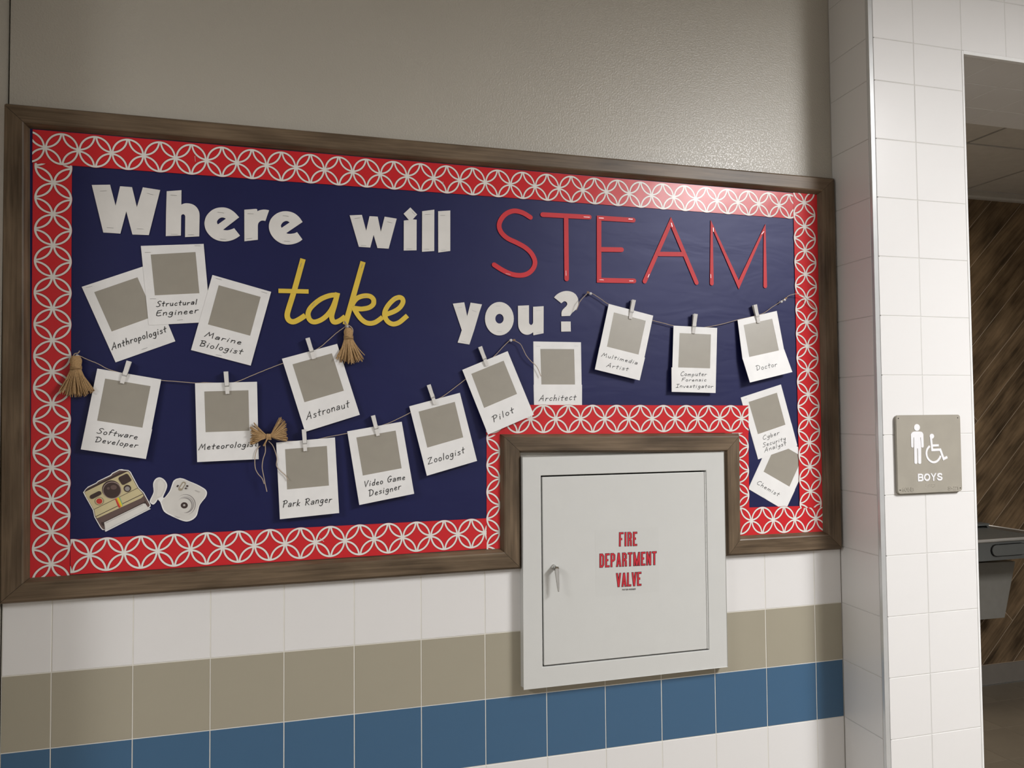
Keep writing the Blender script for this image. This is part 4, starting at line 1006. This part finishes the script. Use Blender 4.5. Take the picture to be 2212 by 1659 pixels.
cutout('paper cutout of a cream and brown instant camera with a rainbow stripe', (165, 1000), .09643,
 [(150, 660), (200, 590), (260, 530), (440, 445), (480, 405), (760, 270), (800, 225), (960, 145), (1020, 140), (1060, 150), (1160, 160), (1215, 200), (1400, 550), (1510, 660), (1660, 930), (1665, 970), (1630, 1010), (1665, 1030), (660, 1540), (635, 1525), (650, 1500), (580, 1500), (530, 1440), (400, 1210), (370, 1060), (200, 760)],
 [('poly', BR2, [(178, 655), (215, 592), (272, 548), (452, 460), (492, 420), (777, 287), (814, 243), (967, 165), (1155, 177), (1195, 210), (1382, 558), (1494, 668), (1640, 932), (1640, 965), (1606, 996), (1540, 905), (625, 1340), (640, 1490), (592, 1484), (548, 1430), (414, 1198), (390, 1058), (218, 750)]),
  ('poly', BR, [(190, 635), (250, 580), (470, 470), (800, 300), (980, 205), (1150, 182), (700, 400), (190, 650)]),
  ('poly', BR, [(545, 1290), (1520, 800), (1600, 960), (1540, 905), (625, 1335), (615, 1420), (560, 1380)]),
  ('poly', BR2, [(535, 1275), (1490, 795), (1530, 830), (1530, 870), (620, 1320), (560, 1330)]),
  ('poly', CR, [(188, 652), (700, 400), (1148, 190), (1185, 218), (1368, 560), (1488, 684), (1503, 740), (1450, 790), (470, 1238), (430, 1212), (402, 1060), (218, 742)]),
  ('line', BR, [(385, 1046), (1375, 562)], 11, 'flat'), ('line', BR, [(428, 1205), (1502, 688)], 14, 'flat'),
  ('poly', RD, [(862, 806), (892, 792), (990, 990), (955, 1010), (925, 960)]), ('poly', OR, [(885, 797), (915, 783), (1010, 985), (985, 995)]), ('poly', YE, [(908, 788), (950, 768), (1035, 955), (1000, 985)]), ('poly', GN, [(948, 770), (972, 758), (1045, 940), (1030, 960)]),
  ('circ', BR, (785, 590, 210, 200)), ('circ', PK, (800, 612, 208, 192)), ('circ', BR2, (798, 612, 196, 182)), ('circ', BR, (797, 612, 186, 172)), ('circ', BR2, (835, 545, 70, 52)), ('circ', BR2, (715, 570, 32, 28)),
  ('line', BR, [(1035, 400), (1130, 360)], 10, 'flat'),
  ('poly', BR, [(945, 345), (960, 315), (1115, 240), (1150, 250), (1170, 275), (1232, 375), (1220, 405), (1065, 490), (1030, 490), (1010, 470), (945, 370)]),
  ('circ', BR, (1142, 570, 82, 80)), ('circ', GY, (1142, 578, 56, 52)),
  ('line', BR, [(352, 758), (508, 678)], 96, 'round'),
  ('circ', BR2, (513, 855, 96, 88)), ('circ', CR, (513, 855, 88, 80)), ('circ', RD, (513, 857, 68, 62)),
  ('poly', WH, [(620, 1335), (1505, 905), (1615, 1008), (1615, 1018), (660, 1498)]),
  ('line', LG, [(650, 1350), (1490, 935)], 22, 'flat')], 'instant_camera_cutout')
cutout('paper cutout of a small white instant camera with a shutter arm', (315, 1010), .07837,
 sm([(940, 288), (1050, 310), (1180, 370), (1400, 460), (1600, 570), (1670, 640), (1685, 720), (1650, 820), (1560, 930), (1480, 1050), (1440, 1200), (1400, 1330), (1300, 1430), (1160, 1485), (1020, 1470), (800, 1380), (560, 1260), (470, 1160), (400, 960), (350, 900), (330, 880), (280, 960), (210, 1020), (140, 990), (105, 920), (180, 760), (215, 650), (200, 450), (260, 320), (370, 268), (480, 310), (560, 400), (590, 500), (560, 620), (480, 800), (500, 835), (560, 780), (660, 640), (710, 500), (760, 370), (840, 310)], 3),
 [('poly', LT, [(930, 315), (1060, 335), (1400, 485), (1590, 595), (1645, 660), (1655, 720), (1620, 820), (1530, 930), (1455, 1050), (1415, 1200), (1370, 1320), (1290, 1400), (1160, 1455), (1030, 1445), (800, 1350), (590, 1240), (500, 1150), (430, 950), (480, 870), (580, 790), (690, 640), (740, 500), (790, 390), (850, 335)]),
  ('poly', LT, [(370, 300), (460, 330), (535, 410), (560, 500), (530, 620), (440, 800), (330, 850), (260, 930), (210, 985), (150, 960), (140, 920), (210, 760), (245, 650), (230, 450), (280, 345)]),
  ('poly', WH, [(400, 340), (470, 390), (510, 480), (480, 620), (400, 780), (300, 800), (330, 600), (330, 420)]),
  ('circ', GY, (1095, 1020, 282, 285)), ('circ', LT, (1075, 1030, 275, 280)), ('circ', GY, (1100, 1020, 228, 232)), ('circ', LG, (1090, 1010, 215, 220)), ('circ', GY, (1085, 1030, 200, 205)), ('circ', LT, (1050, 1045, 205, 198)),
  ('circ', BR, (1060, 1042, 98, 86)), ('circ', GY, (1058, 1040, 36, 32)), ('circ', WH, (1060, 1032, 18, 14)),
  ('line', TN, [(1045, 440), (955, 585)], 108, 'round'), ('line', LT, [(1042, 450), (965, 570)], 52, 'round'), ('circ', TN, (958, 595, 30, 22)),
  ('poly', BR, [(840, 520), (880, 475), (912, 490), (880, 545)]), ('circ', BR, (1142, 508, 32, 24)), ('circ', GY, (1110, 572, 36, 28)), ('circ', BR, (1100, 575, 22, 16)),
  ('line', LG, [(1365, 620), (1490, 670)], 18, 'flat'), ('line', LG, [(800, 1330), (940, 1385)], 18, 'flat')], 'instant_camera_cutout')

# ------------------------------------------------------------------ fire department valve cabinet
YCB = -.028
c0 = P(1130.5, 1235, YCB); c1 = P(1567.5, 1210, YCB); zt = (P(1128, 984, YCB).z + P(1562.5, 979, YCB).z) / 2; zb = (P(1133.3, 1486.1, YCB).z + P(1571.7, 1442.8, YCB).z) / 2
X0, X1 = c0.x, c1.x
d0 = P(1173.5, 1230, YCB); d1 = P(1527, 1215, YCB); dzt = (P(1173, 1028, YCB).z + P(1525, 1021.8, YCB).z) / 2; dzb = (P(1176.7, 1434.9, YCB).z + P(1530, 1404.3, YCB).z) / 2
cab = empty('valve_cabinet', ((X0 + X1) / 2, 0, zb), 'grey white steel wall cabinet lettered FIRE DEPARTMENT VALVE', 'cabinet')
g = .0035
m = MB(); ou = [(X0, zb), (X1, zb), (X1, zt), (X0, zt)]; inn = [(d0.x - g, dzb - g), (d1.x + .0024, dzb - g), (d1.x + .0024, dzt + g), (d0.x - g, dzt + g)]
m.ext([[Vector((x, YCB, z)) for x, z in ou], [Vector((x, YCB, z)) for x, z in inn]], BACK * .0275); o = part(m, 'frame', M_CAB, cab); bevel(o, .0016, 3)
m = MB(); m.box(d0.x - g, d1.x + g, -.006, -.0005, dzb - g, dzt + g); part(m, 'box_interior', M_DARK, cab)
m = MB(); m.box(d0.x, d1.x - .0034, YCB + .0005, -.008, dzb, dzt); dr = part(m, 'door', M_CAB, cab); bevel(dr, .0014, 3)
# piano hinge
xh = d1.x - .0006; kn = 30
m = MB()
for k in range(kn):
    za = dzb + (dzt - dzb) * k / kn; zc_ = dzb + (dzt - dzb) * (k + 1) / kn
    m.tube([(xh, YCB + .0022, za + .0002), (xh, YCB + .0022, zc_ - .0002)], .0023, 10)
part(m, 'piano_hinge', M_CAB, cab, 'long hinge of small knuckles')
# lever latch
a = P(1201.5, 1228, YCB - .018)
m = MB(); m.tube([(a.x, YCB, a.z), (a.x, YCB - .008, a.z), (a.x, YCB - .022, a.z)], .0065, 12, .0058); lt_ = part(m, 'lever_handle', M_CHROME, cab, 'chrome lever latch', smooth=True)
m = MB(); lv = [(-.0050, .004), (0, .007), (.0048, .004), (.0052, -.008), (.0034, -.045), (.0022, -.054), (-.0004, -.054), (-.0016, -.045), (-.0048, -.006)]
m.ext([[Vector((a.x + x + (-z) * .04, YCB - .022 - (-z) * .06, a.z + z)) for x, z in lv]], Vector((0, .0042, 0))); lvr = part(m, 'lever_arm', M_CHROME, cab, 'tapered chrome lever pointing down'); bevel(lvr, .001)
# sticker
pd = flat(YCB + .0005)
sx0 = P(1287, 1260, YCB); sx1 = P(1424, 1250, YCB); sz1 = P(1355, 1141, YCB).z; sz0 = P(1355, 1284, YCB).z
m = MB(); m.box(sx0.x, sx1.x, YCB + .00035, YCB + .0008, sz0, sz1); st = part(m, 'sticker', M_STCLR, cab)
def sticker_text(w_, p0, p1, h, cwid, gap):
    s_ = .09646; q0 = (1270 + p0[0] * s_, 1130 + p0[1] * s_); q1 = (1270 + p1[0] * s_, 1130 + p1[1] * s_)
    mb1 = MB(); text(mb1, w_, BLK, q0, q1, h * s_, pd, .0054, .0006, gap=gap, cw=cwid, cap='flat'); part(mb1, 'lettering', M_STBLK, cab)
    mb1 = MB(); text(mb1, w_, BLK, q0, q1, h * s_, pd, .0054, .0011, gap=gap, cw=cwid, cap='flat', dw=.0036); part(mb1, 'lettering', M_STRED, cab, 'red letters with a dark outline')
sticker_text('FIRE', (694, 527), (1105, 512), 324, 1.0, 1.05)
sticker_text('DEPARTMENT', (257, 1002), (1540, 938), 320, 1.0, .95)
sticker_text('VALVE', (628, 1438), (1200, 1404), 320, 1.0, .80)
m = MB(); text(m, 'POTTER ROEMER', BLK, (1270 + 768 * .09646, 1130 + 1512 * .09646), (1270 + 1068 * .09646, 1130 + 1492 * .09646), 3.3, pd, .0006, .0007, gap=.5, cw=1.0); part(m, 'lettering', M_STBLK, cab)

# ------------------------------------------------------------------ room sign
YS = YP - .0095
so, ss = (1910, 880), .12658
def SZ(pts): return Zm(pts, so[0], so[1], ss)
f0 = P(*SZ([(222, 800)])[0], YS); f1 = P(*SZ([(1312, 780)])[0], YS)
szt = (P(*SZ([(222, 140)])[0], YS).z + P(*SZ([(1290, 118)])[0], YS).z) / 2; szb = (P(*SZ([(240, 1475)])[0], YS).z + P(*SZ([(1335, 1432)])[0], YS).z) / 2
sign = empty('room_sign', ((f0.x + f1.x) / 2, YP, (szt + szb) / 2), 'grey square room sign reading BOYS on the white tiles', 'sign')
def rrect(x0, x1, z0, z1, r, n=5):
    out = []
    for cx, cz, a0 in ((x1 - r, z1 - r, 0), (x0 + r, z1 - r, pi / 2), (x0 + r, z0 + r, pi), (x1 - r, z0 + r, 1.5 * pi)):
        for k in range(n + 1): a = a0 + k * pi / 2 / n; out.append((cx + r * cos(a), cz + r * sin(a)))
    return out
m = MB(); m.ext([[Vector((x, YS, z)) for x, z in rrect(f0.x, f1.x, szb, szt, .008)]], BACK * .0062); o = part(m, 'plate', M_SIGN, sign); bevel(o, .0012, 2)
m = MB(); m.ext([[Vector((x, YS + .0062, z)) for x, z in rrect(f0.x + .002, f1.x - .001, szb - .003, szt - .003, .008)]], BACK * .0030); part(m, 'back_plate', M_SIGN, sign)
ps = flat(YS)
def sw(px_): return (ps(2000, 980 + px_ * ss) - ps(2000, 980)).length
RV = Vector((0, .0010, 0))
m = MB(); offp = .0010
m.ext([[ps(*p, offp) for p in SZ([(560 + 50 * cos(a * pi / 12), 343 + 58 * sin(a * pi / 12)) for a in range(24)])]], RV)
m.ext([[ps(*p, offp) for p in SZ(sm([(480, 425), (515, 413), (610, 413), (650, 425), (668, 460)], 2) + [(675, 660)] + sm([(672, 678), (655, 687), (638, 680), (634, 665)], 2) + [(626, 512), (616, 512), (632, 700), (632, 945)] + sm([(628, 960), (605, 966), (584, 955), (580, 940)], 2) + [(574, 700), (562, 700), (566, 940)] + sm([(560, 960), (540, 967), (520, 955), (517, 940)], 2) + [(512, 700), (510, 512), (500, 512), (500, 665)] + sm([(498, 680), (482, 687), (466, 680), (462, 665)], 2) + [(457, 460)])]], RV)
part(m, 'person_symbol', M_SIGNW, sign, 'white raised standing figure')
m = MB()
m.ext([[ps(*p, offp + .0001) for p in SZ([(814 + 38 * cos(a * pi / 12), 492 + 42 * sin(a * pi / 12)) for a in range(24)])]], RV)
def ss_(pts, w_, cap='flat'): stroke(m, [ps(*p, offp) for p in SZ(pts)], sw(w_), NY, RV, cap)
ss_([(797, 495), (820, 728), (958, 722), (1015, 880), (1078, 848)], 42); stroke(m, [ps(*p, offp + .0001) for p in SZ([(815, 652), (932, 648)])], sw(38), NY, RV, 'flat')
arc = sm([(778, 660), (738, 710), (722, 775), (735, 850), (780, 910), (840, 937), (900, 920), (945, 870), (962, 825)], 4)
ss_(arc, 36)
part(m, 'wheelchair_symbol', M_SIGNW, sign, 'white raised wheelchair figure')
m = MB(); q0, q1 = SZ([(577, 1265), (998, 1248)]); text(m, 'BOYS', BLK, q0, q1, 132 * ss, ps, sw(27), offp, gap=.42, cw=1.0, d=RV, cap='flat'); part(m, 'lettering', M_SIGNW, sign, 'white raised word BOYS')
m = MB()
for (x, y) in [(712, 1318), (712, 1342), (748, 1330), (748, 1355), (768, 1318), (768, 1345), (800, 1320), (822, 1320), (800, 1345), (822, 1358), (845, 1318), (862, 1318), (862, 1340), (845, 1355)]:
    p = ps(*SZ([(x, y)])[0]); m.sphere((p.x, YS, p.z), .0009, 6, 4)
part(m, 'braille', M_SIGN, sign)
m = MB(); q0, q1 = SZ([(292, 1440), (512, 1436)]); text(m, '405B', BLK, q0, q1, 72 * ss, ps, sw(14), .0008, gap=.4, d=RV * .8, cap='flat'); part(m, 'raised_number', M_SIGN, sign, 'raised number 405B in the plate colour')
m = MB(); q0, q1 = SZ([(1092, 1415), (1268, 1408)]); text(m, 'S-21', BLK, q0, q1, 70 * ss, ps, sw(14), .0008, gap=.35, d=RV * .8, cap='flat'); part(m, 'raised_number', M_SIGN, sign, 'raised number S-21 in the plate colour')
for (x, y) in [(240, 187), (1252, 178), (270, 1412), (1298, 1375)]:
    p = ps(*SZ([(x, y)])[0]); m = MB(); m.tube([(p.x, YS - .0006, p.z), (p.x, YS + .002, p.z)], .0014, 8); part(m, 'screw', M_DARK, sign)
